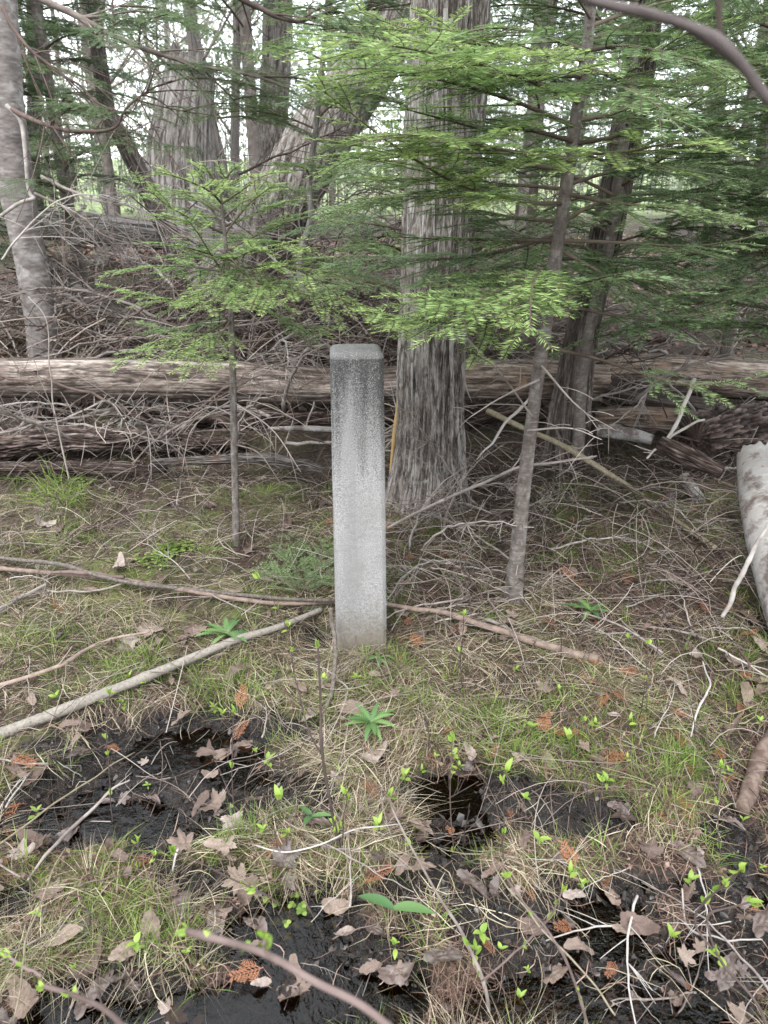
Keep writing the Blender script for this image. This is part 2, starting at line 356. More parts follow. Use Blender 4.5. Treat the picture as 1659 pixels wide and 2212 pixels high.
# ground: mud and soil, wet where it lies low, with a fine mossy mottling
m_ground, n, b = M('forest_soil')
ob = mapped(n, 'Object', (1, 1, 1))
f1 = noisen(n, ob, 6, 8, .7); f2 = noisen(n, ob, 60, 6, .7); f3 = noisen(n, ob, 2.2, 4, .6)
c = ramp(n, f2, [(.3, (.014, .010, .008)), (.5, (.045, .030, .022)), (.7, (.12, .085, .065))]).outputs[0]
c2 = ramp(n, f2, [(.3, (.05, .06, .016)), (.7, (.17, .20, .05))]).outputs[0]
moss = attr(n, 'moss')
c = mixc(n, math_(n, 'MULTIPLY', moss, ramp(n, f1, [(.38, (0, 0, 0)), (.6, (1, 1, 1))]).outputs[0]), c, c2)
cf = ramp(n, f3, [(.35, (.17, .23, .09)), (.65, (.29, .35, .15))]).outputs[0]
mudc = ramp(n, f2, [(.35, (.006, .005, .0045)), (.55, (.020, .015, .012)), (.72, (.06, .047, .038))]).outputs[0]
c = mixc(n, attr(n, 'wet'), c, mudc)
c = mixc(n, attr(n, 'field'), c, cf)
n.links.new(c, b.inputs['Base Color'])
wet = attr(n, 'wet')
n.links.new(math_(n, 'SUBTRACT', .92, math_(n, 'MULTIPLY', wet, .78)), b.inputs['Roughness'])
b.inputs['Specular IOR Level'].default_value = .5
bump(n, b, math_(n, 'ADD', f2, math_(n, 'MULTIPLY', f1, .6)), 1.0, .014)
# water
m_water, n, b = M('bog_water')
n.nodes.remove(b); o = n.nodes['Material Output']
gl = N_(n, 'ShaderNodeBsdfGlossy', Roughness=.04); tr = n.nodes.new('ShaderNodeBsdfTransparent'); tr.inputs[0].default_value = (.35, .26, .18, 1)
fr = N_(n, 'ShaderNodeFresnel', IOR=1.36); s = n.nodes.new('ShaderNodeMixShader')
bp = N_(n, 'ShaderNodeBump', Strength=.5, Distance=.008); n.links.new(noisen(n, mapped(n, 'Object', (1, 1, 1)), 34, 4), bp.inputs['Height'])
n.links.new(bp.outputs[0], gl.inputs['Normal']); n.links.new(bp.outputs[0], fr.inputs['Normal'])
n.links.new(math_(n, 'MULTIPLY', fr.outputs[0], 1.25, True), s.inputs[0]); n.links.new(tr.outputs[0], s.inputs[1]); n.links.new(gl.outputs[0], s.inputs[2]); n.links.new(s.outputs[0], o.inputs[0])
# concrete: pale rough cast, algae-darkened head and streaks, soil-stained foot with a contact shadow painted in
m_conc, n, b = M('weathered_concrete')
tc = n.nodes.new('ShaderNodeTexCoord'); sp = n.nodes.new('ShaderNodeSeparateXYZ'); n.links.new(tc.outputs['Object'], sp.inputs[0])
z = sp.outputs['Z']
grain = noisen(n, tc.outputs['Object'], 330, 3, .7); mid = noisen(n, tc.outputs['Object'], 30, 5, .7)
streak = noisen(n, mapped(n, 'Object', (42, 42, 2.2)), 1, 5, .6); broad = noisen(n, mapped(n, 'Object', (13, 13, 1.3)), 1, 4, .6)
base = ramp(n, grain, [(.3, (.15, .144, .138)), (.5, (.255, .247, .240)), (.68, (.375, .367, .36))]).outputs[0]
blot = noisen(n, mapped(n, 'Object', (16, 16, 7)), 1, 6, .75)
base = mixc(n, math_(n, 'MULTIPLY', ramp(n, blot, [(.50, (0, 0, 0)), (.58, (1, 1, 1))]).outputs[0], .35), base, (.20, .195, .175))
base = mixc(n, math_(n, 'MULTIPLY', ramp(n, broad, [(.42, (1, 1, 1)), (.58, (0, 0, 0))]).outputs[0], .6), base, (.19, .187, .18))
dark = ramp(n, grain, [(.36, (.020, .021, .0195)), (.55, (.060, .061, .057)), (.66, (.13, .13, .125))]).outputs[0]
g = math_(n, 'ADD', math_(n, 'MULTIPLY', math_(n, 'SUBTRACT', z, .63), 4.6), math_(n, 'MULTIPLY', math_(n, 'SUBTRACT', broad, .5), 3.4))
g = math_(n, 'ADD', g, math_(n, 'MULTIPLY', math_(n, 'SUBTRACT', streak, .5), .9))
g = math_(n, 'ADD', g, math_(n, 'MULTIPLY', math_(n, 'SUBTRACT', grain, .5), -1.6), True)
topm = math_(n, 'SUBTRACT', 1.0, math_(n, 'MULTIPLY', math_(n, 'GREATER_THAN', z, .918), .32))
c = mixc(n, math_(n, 'MULTIPLY', math_(n, 'MULTIPLY', g, .96), topm), base, dark)
sp2 = N_(n, 'ShaderNodeTexVoronoi', Scale=150); n.links.new(tc.outputs['Object'], sp2.inputs['Vector'])
spk = math_(n, 'MULTIPLY', math_(n, 'LESS_THAN', sp2.outputs['Distance'], .20), math_(n, 'GREATER_THAN', mid, .52))
c = mixc(n, math_(n, 'MULTIPLY', spk, .5), c, (.42, .42, .41))
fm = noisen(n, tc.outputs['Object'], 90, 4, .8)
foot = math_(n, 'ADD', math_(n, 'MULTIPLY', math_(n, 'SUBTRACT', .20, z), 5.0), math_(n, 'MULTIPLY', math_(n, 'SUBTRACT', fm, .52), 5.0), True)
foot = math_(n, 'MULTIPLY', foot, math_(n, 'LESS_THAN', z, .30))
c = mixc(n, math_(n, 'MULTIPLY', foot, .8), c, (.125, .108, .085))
soil = math_(n, 'ADD', math_(n, 'MULTIPLY', math_(n, 'SUBTRACT', .15, z), 8), math_(n, 'MULTIPLY', math_(n, 'SUBTRACT', mid, .5), 1.5), True)  # soil stain, doubling as a contact shadow painted into the base colour
c = mixc(n, math_(n, 'MULTIPLY', soil, .8), c, (.14, .115, .085))  # soil stain and painted contact shadow together
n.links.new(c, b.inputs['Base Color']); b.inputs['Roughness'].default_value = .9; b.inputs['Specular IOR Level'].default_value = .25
bump(n, b, math_(n, 'ADD', grain, math_(n, 'MULTIPLY', mid, .5)), .75, .0022)

# ------------------------------------------------------------------ tagging
def tag(o, label, cat, group=None, kind=None):
    if label: o['label'] = label
    if cat: o['category'] = cat
    if group: o['group'] = group
    if kind: o['kind'] = kind
    return o
def empty(name, loc=(0, 0, 0)):
    o = bpy.data.objects.new(name, None); C.objects.link(o); o.location = loc; o.empty_display_size = .05; return o
def to_local(root, *objs):
    pass
BRW = {}
# ------------------------------------------------------------------ ground sheet and water
def axis(lo, d0, d1, step, hi, grow=1.09):
    a = list(np.arange(d0, d1, step)); s = step; x = a[-1]
    while x < hi: s *= grow; x += s; a.append(x)
    s = step; x = a[0]; bfr = []
    while x > lo: s *= grow; x -= s; bfr.append(x)
    return np.array(bfr[::-1]+a)
gx = axis(-120, -1.9, 1.9, .010, 120); gy = axis(-25, .4, 3.3, .010, 110)
X, Yg = np.meshgrid(gx, gy); Z = zf(X, Yg)
nx, ny = len(gx), len(gy); i = (np.arange(ny-1)[:, None]*nx+np.arange(nx-1)[None]).ravel()
WL = -.089
lowness = np.where((Yg < 2.2) & (Yg > .3), mudf(X, Yg), 0)
me = mesh('ground', np.stack([X, Yg, Z], -1).reshape(-1, 3), np.stack([i, i+1, i+nx+1, i+nx], -1),
          {'wet': np.clip(lowness+.25*(Yg < 2), 0, 1).ravel(), 'moss': ((1-lowness)*np.clip((Z-zbase(Yg)+.012)/.03, 0, 1)*np.where(Yg < 3, 1, .35)).ravel(),
           'field': np.clip((Yg-14)/4, 0, 1).ravel()})
tag(link('ground', me, m_ground), None, None, kind='structure')
wx = np.linspace(-1.5, 1.5, 40); wy = np.linspace(.2, 1.7, 20); WX, WY = np.meshgrid(wx, wy)
i = (np.arange(19)[:, None]*40+np.arange(39)[None]).ravel()
tag(link('water', mesh('water', np.stack([WX, WY, 0*WX+WL], -1).reshape(-1, 3), np.stack([i, i+1, i+41, i+40], -1)), m_water), None, None, kind='structure')

# ------------------------------------------------------------------ concrete post
def build_post():
    base = P(776, 1408, 1.85); H = .935; w0, w1 = .158, .141
    ch = .011; K = 16
    def ring(w_, c_, z_):
        h = w_/2; cs = [(h-c_, -h), (h, -h+c_), (h, h-c_), (h-c_, h), (-h+c_, h), (-h, h-c_), (-h, -h+c_), (-h+c_, -h)]
        r = []
        for k in range(8):
            a = np.array(cs[k]); e = np.array(cs[(k+1) % 8]); m_ = 3 if k % 2 == 0 else 26
            for t in np.arange(m_)/m_: r.append(a*(1-t)+e*t)
        r = np.array(r); return np.column_stack([r, np.full(len(r), z_)])
    rows = [ring(w0+(w1-w0)*max(z_, 0)/H, ch, z_) for z_ in np.linspace(-.12, H-.012, 230)]
    for k in range(1, 5):
        a = k/4; rows.append(ring(w1-2*.0125*a, ch, H-.012+.012*math.sin(a*math.pi/2)*.95))
    wt = w1-.025
    for k in np.linspace(.93, .03, 12): rows.append(ring(wt*k, ch*k, H+.0025*(1-k)))
    n_ = len(rows[0]); V = np.array(rows); 
    d = V.copy(); d[..., 2] = 0; ln = np.linalg.norm(d, axis=-1, keepdims=True)
    nn = noise(V[..., 0]*120, V[..., 1]*120, V[..., 2]*120, 4)*.0007+noise(V[..., 0]*25, V[..., 1]*25, V[..., 2]*18, 5)*.0012
    V = V+d/(ln+1e-6)*nn[..., None]*np.clip(ln/.05, 0, 1)
    V[-13:, :, 2] += noise(V[-13:, :, 0]*90, V[-13:, :, 1]*90, 0, 8)*.0008
    m_ = len(V); i = np.arange(m_-1)[:, None]*n_; j = np.arange(n_)[None]; k = (j+1) % n_
    Q = np.stack([i+j, i+k, i+n_+k, i+n_+j], -1).reshape(-1, 4)
    Vf = np.vstack([V.reshape(-1, 3), [[0, 0, H+.0027]]]); jj = np.arange(n_)
    T_ = np.stack([np.full(n_, m_*n_), (m_-1)*n_+jj, (m_-1)*n_+(jj+1) % n_], -1)
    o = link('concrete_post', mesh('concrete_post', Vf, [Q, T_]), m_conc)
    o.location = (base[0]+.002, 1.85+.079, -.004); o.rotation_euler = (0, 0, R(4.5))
    tag(o, 'square concrete marker post with chamfered edges and a dark weathered top', 'post')
build_post()

# ------------------------------------------------------------------ fir foliage
UP = np.array([0, 0, 1.])
def unit(v): return v/(np.linalg.norm(v, axis=-1, keepdims=True)+1e-12)
def needles(mb, pts, rng, ln, sp, wd, tone, bare=0.0, up=.25):
    """flat two-sided comb of needles along a twig polyline"""
    seg = np.linalg.norm(np.diff(pts, axis=0), axis=1); L = seg.sum(); n_ = int(L*(1-bare)/sp)
    if n_ < 2: return
    cum = np.concatenate([[0], np.cumsum(seg)])/L
    for side in (-1, 1):
        t = bare+(1-bare)*(np.arange(n_)+rng.random(n_)*.6)/n_
        t = np.clip(t, 0, 1); p = np.stack([np.interp(t, cum, pts[:, k]) for k in range(3)], -1)
        idx = np.clip(np.searchsorted(cum, t, side='right')-1, 0, len(seg)-1); T = unit(np.diff(pts, axis=0))[idx]
        S = unit(np.cross(T, UP+rng.normal(0, .12, (n_, 3))))*side; Nn = np.cross(S, T)*side
        a = R(62)-R(30)*np.clip((t-.85)/.15, 0, 1)+rng.normal(0, .12, n_)
        d = T*np.cos(a)[:, None]+S*np.sin(a)[:, None]+np.abs(Nn)*0+UP*(up*rng.random(n_)-.04)[:, None]
        l = ln*(.75+.35*rng.random(n_))*(1-.35*np.clip((t-.85)/.15, 0, 1))*(.75+.25*np.clip(t*6, 0, 1))
        d = unit(d)*l[:, None]
        wv = unit(np.cross(d, UP+rng.normal(0, .45, (n_, 3))))*wd*.5
        V = np.stack([p, p+d*.45+wv, p+d, p+d*.45-wv], 1)
        q = np.arange(n_)[:, None]*4+np.arange(4)
        c = np.clip(tone+rng.normal(0, .12, n_)+.22*(t-.5), 0, 1)
        mb.add(V.reshape(-1, 3), q, a=np.repeat(c, 4))
def spray(wood, green, path, rng, r0=.006, ln=.02, sp=.0026, wd=.0016, lat=.34, lsp=.045, bare=.12, tone=.45, sub=True, roll=0.0, lat_min=.035):
    n_ = max(6, int(np.linalg.norm(np.diff(path, axis=0), axis=1).sum()/.04)); p = smoothpath(path, n_)
    L = np.linalg.norm(np.diff(p, axis=0), axis=1).sum()
    tube(wood, p, np.linspace(r0, .0011, len(p)), 5, caps=False)
    needles(green, p, rng, ln, sp*1.4, wd, tone, bare+.12)
    k = int(L*(1-bare)/lsp); T, _, _ = frames(p)
    for q in range(k):
        t = bare+(1-bare)*(q+.3+.4*rng.random())/k
        i = min(int(t*(len(p)-1)), len(p)-2); o = p[i]*(1-(t*(len(p)-1)-i))+p[i+1]*(t*(len(p)-1)-i)
        for side in ((-1, 1) if rng.random() < .55 else (1 if q % 2 else -1,)):
            l = (lat*L*(1-t)**.8+lat_min)*(.65+.5*rng.random())*min(1, .45+t/.35)
            S = unit(np.cross(T[i], UP)+UP*roll*side+rng.normal(0, .1, 3))*side
            a = R(52)+rng.normal(0, .14); d = T[i]*math.cos(a)+S*math.sin(a)+UP*rng.normal(-.02, .07)
            s = np.linspace(0, 1, max(4, int(l/.04)+2))[:, None]
            lp = o+unit(d)*l*s+T[i]*l*.22*s**2-UP*l*.10*s**2
            tube(wood, lp, np.linspace(max(.0011, r0*.4*(1-t)), .0008, len(lp)), 4, caps=False)
            tn = np.clip(tone+rng.normal(0, .1)+.15*t, .05, .95)
            needles(green, lp, rng, ln, sp, wd, tn, .04)
            if sub and l > .10:
                ks = int(l/.046); Tl = unit(np.diff(lp, axis=0))
                for e in range(1, ks):
                    ts = e/ks; j = min(int(ts*(len(lp)-1)), len(lp)-2); oo = lp[j]*(1-(ts*(len(lp)-1)-j))+lp[j+1]*(ts*(len(lp)-1)-j)
                    s2 = 1 if e % 2 else -1; ll = (.48*l*(1-ts)+.03)*(.6+.6*rng.random())
                    S2 = unit(np.cross(Tl[j], UP)+rng.normal(0, .12, 3))*s2; d2 = unit(Tl[j]*.64+S2*.77+UP*rng.normal(0, .08))
                    ss = np.linspace(0, 1, 4)[:, None]; l2 = oo+d2*ll*ss-UP*ll*.08*ss**2
                    tube(wood, l2, .0009, 3, caps=False); needles(green, l2, rng, ln*.95, sp, wd, np.clip(tn+rng.normal(.03, .06), .05, .95), 0)
def fir_branch(root, path, seed, mat, woodmat=None, name='branch', **kw):
    rng = np.random.default_rng(seed); wd_, gr = MB(), MB()
    spray(wd_, gr, np.asarray(path), rng, **kw)
    bo = wd_.obj(name, woodmat or m_firwood, root); gr.obj('needles', mat, bo, smooth=False)
    return bo
# library sprays, along +X, drooping a little; used by the firs further back
LIB = {}
def make_lib():
    for key, L_, nvar, sp_, wd2, ln_ in (('near', 1.0, 6, .0042, .0033, .024), ('far', 1.2, 4, .0058, .0050, .032)):
        LIB[key] = []
        for v in range(nvar):
            rng = np.random.default_rng(900+v+(50 if key == 'far' else 0)); t = np.linspace(0, 1, 6)[:, None]
            side = rng.normal(0, .08); pth = np.array([1, 0, 0])*t*L_+np.array([0, side, 0])*np.sin(t*3)+np.array([0, 0, 1])*(.10*np.sin(t*2.2)-.22*t**2)*L_
            a, g_ = MB(), MB(); spray(a, g_, pth, rng, r0=.009, ln=ln_, sp=sp_, wd=wd2, lat=.40, lsp=.055 if key == 'near' else .075, bare=.14, tone=.45)
            LIB[key].append((a.me('branch_'+key), g_.me('needles_'+key, False)))
make_lib()
def lib_branch(root, key, rng, loc, az, pitch, L, mat, roll=0):
    w_, g_ = LIB[key][rng.integers(len(LIB[key]))]
    k = (key, w_.name, mat.name)
    if k not in BRW:
        g2 = g_.copy(); g2.materials.clear(); g2.materials.append(mat)
        w2 = w_.copy(); w2.materials.clear(); w2.materials.append(m_firwood); BRW[k] = (w2, g2)
    w2, g2 = BRW[k]
    bo = link('branch', w2, None, root); go = link('needles', g2, None, bo)
    s = L/(1.0 if key == 'near' else 1.2)
    bo.matrix_local = Matrix.Translation(Vector(loc)) @ Matrix.Rotation(az, 4, 'Z') @ Matrix.Rotation(-pitch, 4, 'Y') @ Matrix.Rotation(roll, 4, 'X') @ Matrix.Diagonal((s, s*(1 if rng.random() < .5 else -1), s, 1))
    return bo
def fir(path, radii, z0, z1, n_, Lfun, mat, key, seed, label, group=None, barkm=None, az=None, pitch=(.0, .25), cat='tree', tid='fir_tree', kind='sapling'):
    """fir with its own root, trunk and branches (each > needles). path in world coordinates, base first"""
    rng = np.random.default_rng(seed); path = np.asarray(path, float)
    root = empty(tid, tuple(path[0])); tag(root, label, cat, group)
    mb = MB(); trunk(mb, path-path[0], np.asarray(radii), 160, 28, kind, seed); mb.obj('trunk', barkm or m_sap, root)
    pp = smoothpath(path, 60); ph = rng.random()*6
    for q in range(n_):
        z = z0+(z1-z0)*(q+.5*rng.random())/n_; i = int(np.argmin(np.abs(pp[:, 2]-z)))
        t = (z-z0)/(z1-z0+1e-6); a = (ph+q*2.4+rng.normal(0, .25)) if az is None else rng.uniform(*az)
        L = Lfun(t)*(.75+.4*rng.random())
        lib_branch(root, key, rng, pp[i]-path[0], a, rng.uniform(*pitch), L, mat, rng.normal(0, .25))
    return root

# --- the sapling right of the post, its limbs reaching across the picture
g0 = G(1110, 1300)
YF = g0[1]
f1path = np.array([g0-UP*.05, P(1122, 1150, YF), P(1150, 900, YF+.02), P(1200, 560, YF+.04), P(1245, 250, YF+.05), P(1272, 60, YF+.05), P(1290, -250, YF+.05), P(1300, -700, YF+.05)])
root = empty('fir_tree', tuple(g0)); tag(root, 'slender grey fir just right of the concrete post, long green limbs spreading both ways', 'tree', 'firs around the post')
mb = MB(); trunk(mb, f1path-g0, np.array([.028, .024, .0195, .0178, .016, .014, .011, .006]), 420, 40, 'sapling', 3, flare=.35); mb.obj('trunk', m_sap, root)
FB = [
 ([(1243,308,0),(1150,283,-.05),(1050,280,-.10),(960,258,-.18),(860,232,-.26)], .35, .022, .30, .50, 'm'),
 ([(1222,440,0),(1130,437,-.04),(1000,402,-.10),(925,362,-.16),(830,300,-.24),(690,190,-.30)], .35, .022, .30, .60, 'b'),
 ([(1240,345,0),(1120,330,-.15),(980,300,-.3),(860,290,-.45)], .3, .022, .3, .55, 'b'),
 ([(1207,520,0),(1060,518,.05),(960,517,.06),(850,512,.05)], .3, .021, .28, .40, 'm'),
 ([(1207,520,0),(1330,524,-.05),(1480,532,-.12),(1590,520,-.2),(1690,490,-.25)], .4, .022, .30, .35, 'm'),
 ([(1247,310,0),(1340,293,-.06),(1450,250,-.13),(1540,195,-.2),(1600,150,-.25)], .35, .023, .32, .45, 'm'),
 ([(1198,655,0),(1090,690,-.05),(990,700,-.12),(880,690,-.2),(790,672,-.25)], .30, .022, .34, .55, 'b'),
 ([(1198,655,0),(1330,682,-.02),(1450,692,-.05),(1580,662,-.1)], .45, .022, .28, .35, 'm'),
 ([(1188,752,0),(1290,775,-.03),(1380,805,-.06),(1500,832,-.1),(1650,812,-.15)], .62, .021, .22, .35, 'm'),
 ([(1205,600,0),(1120,612,-.15),(1020,660,-.35),(965,720,-.45)], .15, .024, .20, .62, 'b'),
 ([(1205,600,0),(1165,590,-.2),(1148,630,-.38),(1146,722,-.48)], .25, .026, .05, .68, 'b'),
 ([(1255,165,0),(1150,162,-.05),(1030,165,-.12),(920,192,-.2)], .2, .022, .3, .45, 'm'),
 ([(1262,110,0),(1170,75,-.1),(1060,60,-.2),(940,90,-.32)], .2, .022, .3, .45, 'm'),
 ([(1262,110,0),(1360,100,-.15),(1480,125,-.3),(1600,150,-.4)], .2, .023, .3, .48, 'm'),
 ([(1268,60,0),(1380,20,.05),(1520,-10,.1),(1660,0,.1)], .2, .022, .3, .4, 'm'),
 ([(1250,190,0),(1320,185,-.25),(1400,215,-.42),(1470,280,-.5)], .1, .023, .28, .5, 'm'),
 ([(1215,480,0),(1290,440,.1),(1400,420,.2),(1560,440,.3)], .2, .021, .32, .32, 'm'),
 ([(1215,480,0),(1110,470,.12),(1010,450,.2),(920,440,.3)], .2, .021, .3, .32, 'm'),
 ([(1195,640,0),(1260,610,-.2),(1360,590,-.35),(1440,600,-.4)], .15, .023, .3, .4, 'm'),
 ([(1250,220,0),(1120,165,-.15),(980,125,-.3),(820,95,-.42),(640,85,-.5)], .25, .023, .36, .6, 'b'),
 ([(1245,275,0),(1100,215,-.05),(960,175,-.15),(830,150,-.25),(720,150,-.32)], .2, .023, .34, .6, 'b'),
 ([(1235,370,0),(1080,350,.05),(930,330,0),(800,330,-.08),(690,370,-.12)], .2, .023, .36, .55, 'b'),
 ([(1228,410,0),(1100,400,.12),(960,410,.15),(820,430,.15),(700,450,.12)], .2, .022, .36, .42, 'm'),
 ([(1215,500,0),(1100,540,.12),(960,560,.2),(800,560,.25),(700,575,.25)], .2, .022, .34, .4, 'm'),
 ([(1258,130,0),(1130,110,.05),(1000,90,.05),(870,60,0),(760,20,-.05)], .2, .023, .36, .5, 'b'),
 ([(1200,600,0),(1080,590,-.02),(980,600,-.08),(900,610,-.12)], .15, .023, .34, .42, 'm'),
 ([(1200,610,0),(1080,640,-.2),(960,650,-.35),(900,640,-.4)], .2, .024, .32, .62, 'b'),
 ([(1250,260,0),(1340,240,.1),(1460,180,.15),(1600,120,.2)], .15, .023, .38, .45, 'm'),
 ([(1240,330,0),(1340,330,-.1),(1450,310,-.2),(1580,320,-.28)], .15, .024, .38, .55, 'b'),
 ([(1228,420,0),(1330,440,-.1),(1450,450,-.2),(1600,470,-.26)], .15, .024, .38, .5, 'm'),
 ([(1210,540,0),(1300,590,-.05),(1400,640,-.1),(1520,620,-.16)], .15, .023, .36, .45, 'm'),
 ([(1258,150,0),(1350,160,-.05),(1450,90,-.1),(1560,40,-.15)], .15, .024, .36, .5, 'b'),
 ([(1265,90,0),(1340,60,.15),(1420,20,.25),(1500,-20,.3)], .15, .023, .36, .45, 'm'),
 ([(1275,40,0),(1220,-40,-.1),(1120,-90,-.2)], .2, .022, .3, .4, 'm'),
 ([(1205,560,0),(1290,560,.15),(1400,575,.3),(1540,590,.35)], .2, .021, .34, .3, 'm'),
 ([(1225,400,0),(1330,370,.05),(1460,365,.1),(1600,390,.1)], .2, .021, .34, .35, 'm'),
]
for q, (pts, bare, ln, lat, tone, mt) in enumerate(FB):
    path = np.array([P(a, b_, YF+.04+c_*(1.4 if mt == 'b' else 1)) for a, b_, c_ in pts])-g0
    fir_branch(root, path, 100+q, m_need_bright if mt == 'b' else m_need, bare=bare*.55, ln=ln*1.08, lat=lat*1.35, tone=tone+.1, r0=.0062 if len(pts) > 3 else .0042, sp=.0040, wd=.0029, lat_min=.06, lsp=.055)
rng = np.random.default_rng(55)
for q, (px, py) in enumerate([(1285,-150),(1290,-250),(1280,-80),(1295,-400),(1297,-520),(1290,-300)]):
    lib_branch(root, 'near', rng, P(px, py, YF+.05)-g0, q*2.1+.5, .1, .6, m_need)
for q, (a, b_, c_) in enumerate([((1165,820,0),(1080,860,-.05),(1010,905,-.08)),((1140,930,0),(1230,925,-.1),(1300,950,-.15)),((1150,900,0),(1075,800,.1),(1000,740,.2)),((1170,790,0),(1250,880,-.1),(1330,930,-.1))]):
    w_ = MB(); rng = np.random.default_rng(700+q); path = smoothpath([P(x_, y_, YF+d_)-g0 for x_, y_, d_ in (a, b_, c_)], 12)
    tube(w_, path, np.linspace(.004, .0012, 12), 5); 
    for e in range(5):
        o = path[3+e*2-(e > 3)]; d = unit(rng.normal(0, 1, 3)); s = np.linspace(0, 1, 5)[:, None]; tube(w_, o+d*s*.1-UP*.03*s**2, .0011, 4)
    w_.obj('dead_branch', m_twig, root)

# --- the bright sapling left of the post
g1 = G(510, 1185); Y1 = g1[1]
def Q_(px, py, d=0): return P(px, py, Y1+d)
f3 = np.array([g1-UP*.04, Q_(508, 1050), Q_(503, 800), Q_(497, 650), Q_(488, 540), Q_(479, 440), Q_(473, 375)])
root = empty('fir_sapling', tuple(g1)); tag(root, 'young bright green fir on a pencil-thin stem, left of the concrete post', 'tree', 'firs around the post')
mb = MB(); trunk(mb, f3-g1, np.array([.0165, .0135, .0125, .010, .0075, .0045, .002]), 260, 20, 'sapling', 8); mb.obj('trunk', m_sap, root)
SB = [
 ([(482,504,0),(430,480,-.06),(374,452,-.12),(292,388,-.2)], .10, .50, .62), ([(487,504,0),(537,441,-.03),(590,402,-.08)], .1, .38, .6),
 ([(495,604,0),(462,560,-.08),(428,504,-.18),(400,470,-.25)], .12, .36, .62), ([(491,541,0),(582,495,.05),(664,470,.1),(720,480,.12)], .1, .34, .5),
 ([(500,585,0),(570,575,-.06),(644,583,-.15),(748,648,-.22),(832,682,-.25)], .12, .26, .62), ([(495,652,0),(420,652,-.05),(340,642,-.12),(226,618,-.2)], .12, .28, .55),
 ([(493,590,0),(400,575,.05),(310,578,.08),(230,588,.1)], .1, .3, .5), ([(498,600,0),(580,620,-.12),(670,640,-.22),(740,690,-.26)], .1, .3, .55),
 ([(496,660,0),(560,665,.08),(640,700,.12),(720,705,.15)], .1, .36, .38), ([(496,660,0),(450,690,.06),(380,710,.12),(300,700,.15)], .1, .36, .36),
 ([(499,690,0),(440,722,-.1),(350,752,-.2),(258,780,-.28)], .22, .46, .80), ([(499,690,0),(470,735,-.15),(445,770,-.25),(430,800,-.3)], .2, .4, .78),
 ([(484,470,0),(520,440,.05),(560,420,.1)], .1, .4, .5), ([(482,460,0),(440,430,.04),(400,410,.08)], .1, .4, .5), ([(477,420,0),(500,395,.03),(530,380,.05)], .1, .35, .6),
 ([(477,420,0),(455,395,-.03),(425,375,-.05)], .1, .35, .6), ([(488,540,0),(480,600,-.15),(470,640,-.28),(440,668,-.35)], .1, .42, .55), ([(490,550,0),(540,600,-.15),(575,640,-.25),(600,660,-.3)], .1, .42, .55),
 ([(473,380,0),(470,345,0)], .1, .1, .6), ([(484,500,0),(455,450,.06),(400,420,.12),(340,425,.16)], .1, .45, .5), ([(484,490,0),(530,470,.06),(600,440,.12),(650,430,.16)], .1, .4, .5),
 ([(479,440,0),(450,410,-.06),(390,385,-.12),(340,370,-.16)], .08, .45, .6), ([(479,440,0),(510,420,-.05),(560,385,-.12),(600,370,-.15)], .08, .42, .6), ([(475,400,0),(450,372,-.02),(430,350,-.05)], .08, .4, .62), ([(475,400,0),(500,370,-.02),(525,352,-.05)], .08, .4, .62),
 ([(490,560,0),(440,545,-.1),(380,530,-.18),(330,525,-.22)], .1, .42, .6), ([(492,565,0),(550,540,-.1),(610,530,-.18),(660,545,-.22)], .1, .42, .58)]
for q, (pts, bare, lat, tone) in enumerate(SB):
    fir_branch(root, np.array([Q_(a, b_, c_) for a, b_, c_ in pts])-g1, 300+q, m_need_bright, bare=bare, ln=.021, lat=lat*1.1, tone=tone, r0=.0042, sp=.0034, wd=.0026, lsp=.042, lat_min=.05)
for q, pts in enumerate([[(503,705,0),(600,690,.05),(700,655,.12)], [(506,780,0),(600,790,-.1),(700,745,-.15),(790,690,-.2)], [(505,770,0),(455,735,0),(430,745,.03)],[(504,830,0),(430,810,-.05),(380,850,-.08)],
        [(507,860,0),(400,880,-.08),(330,960,-.1)],[(507,860,0),(420,920,-.1),(395,1000,-.12)],[(507,870,0),(590,930,-.05),(650,1020,-.1)],[(505,840,0),(570,810,.05),(640,830,.1)],[(508,900,0),(450,880,.1),(380,930,.1)],[(508,960,0),(560,980,-.1),(610,1050,-.12)]]):
    w_ = MB(); rng = np.random.default_rng(760+q); path = smoothpath([Q_(*t_)-g1 for t_ in pts], 14); tube(w_, path, np.linspace(.0032, .0011, 14), 5)
    for e in range(7):
        o = path[3+int(e*1.5)]; d = unit(path[5]-path[3]+rng.normal(0, .04, 3)*1.2); s = np.linspace(0, 1, 5)[:, None]; tube(w_, o+d*s*rng.uniform(.05, .13)-UP*.03*s**2, .0009, 4)
    w_.obj('dead_branch', m_twig, root)

# ------------------------------------------------------------------ trunks and logs
def big(name, label, cat, pts, rad, kind, mat, rows, cols, seed, group=None, part='trunk', **kw):
    pts = np.array([p if isinstance(p, np.ndarray) else P(*p) for p in pts]); b0 = pts[0].copy()
    mb = MB(); trunk(mb, pts-b0, np.array(rad), rows, cols, kind, seed, **kw)
    if part is None:
        o = mb.obj(name, mat); o.location = b0; o.scale.z = .62 if seed in (71, 72, 73) else 1; tag(o, label, cat, group); return o, b0
    r_ = empty(name, tuple(b0)); tag(r_, label, cat, group); mb.obj(part, mat, r_); return r_, b0
gc = G(925, 1100); YC = gc[1]+.12
r_, b0 = big('cedar_tree', 'thick straight cedar with shaggy striped grey bark right behind the concrete post', 'tree',
    [np.array([P(922, 1100, YC)[0], YC, .0]), (925, 1010, YC), (932, 780, YC), (945, 560, YC), (962, 300, YC), (972, 0, YC), (985, -500, YC), (990, -1200, YC+.1)],
    [.150, .140, .131, .129, .132, .135, .13, .11], 'cedar', m_cedar, 700, 420, 11, flare=.52, group='big cedars')
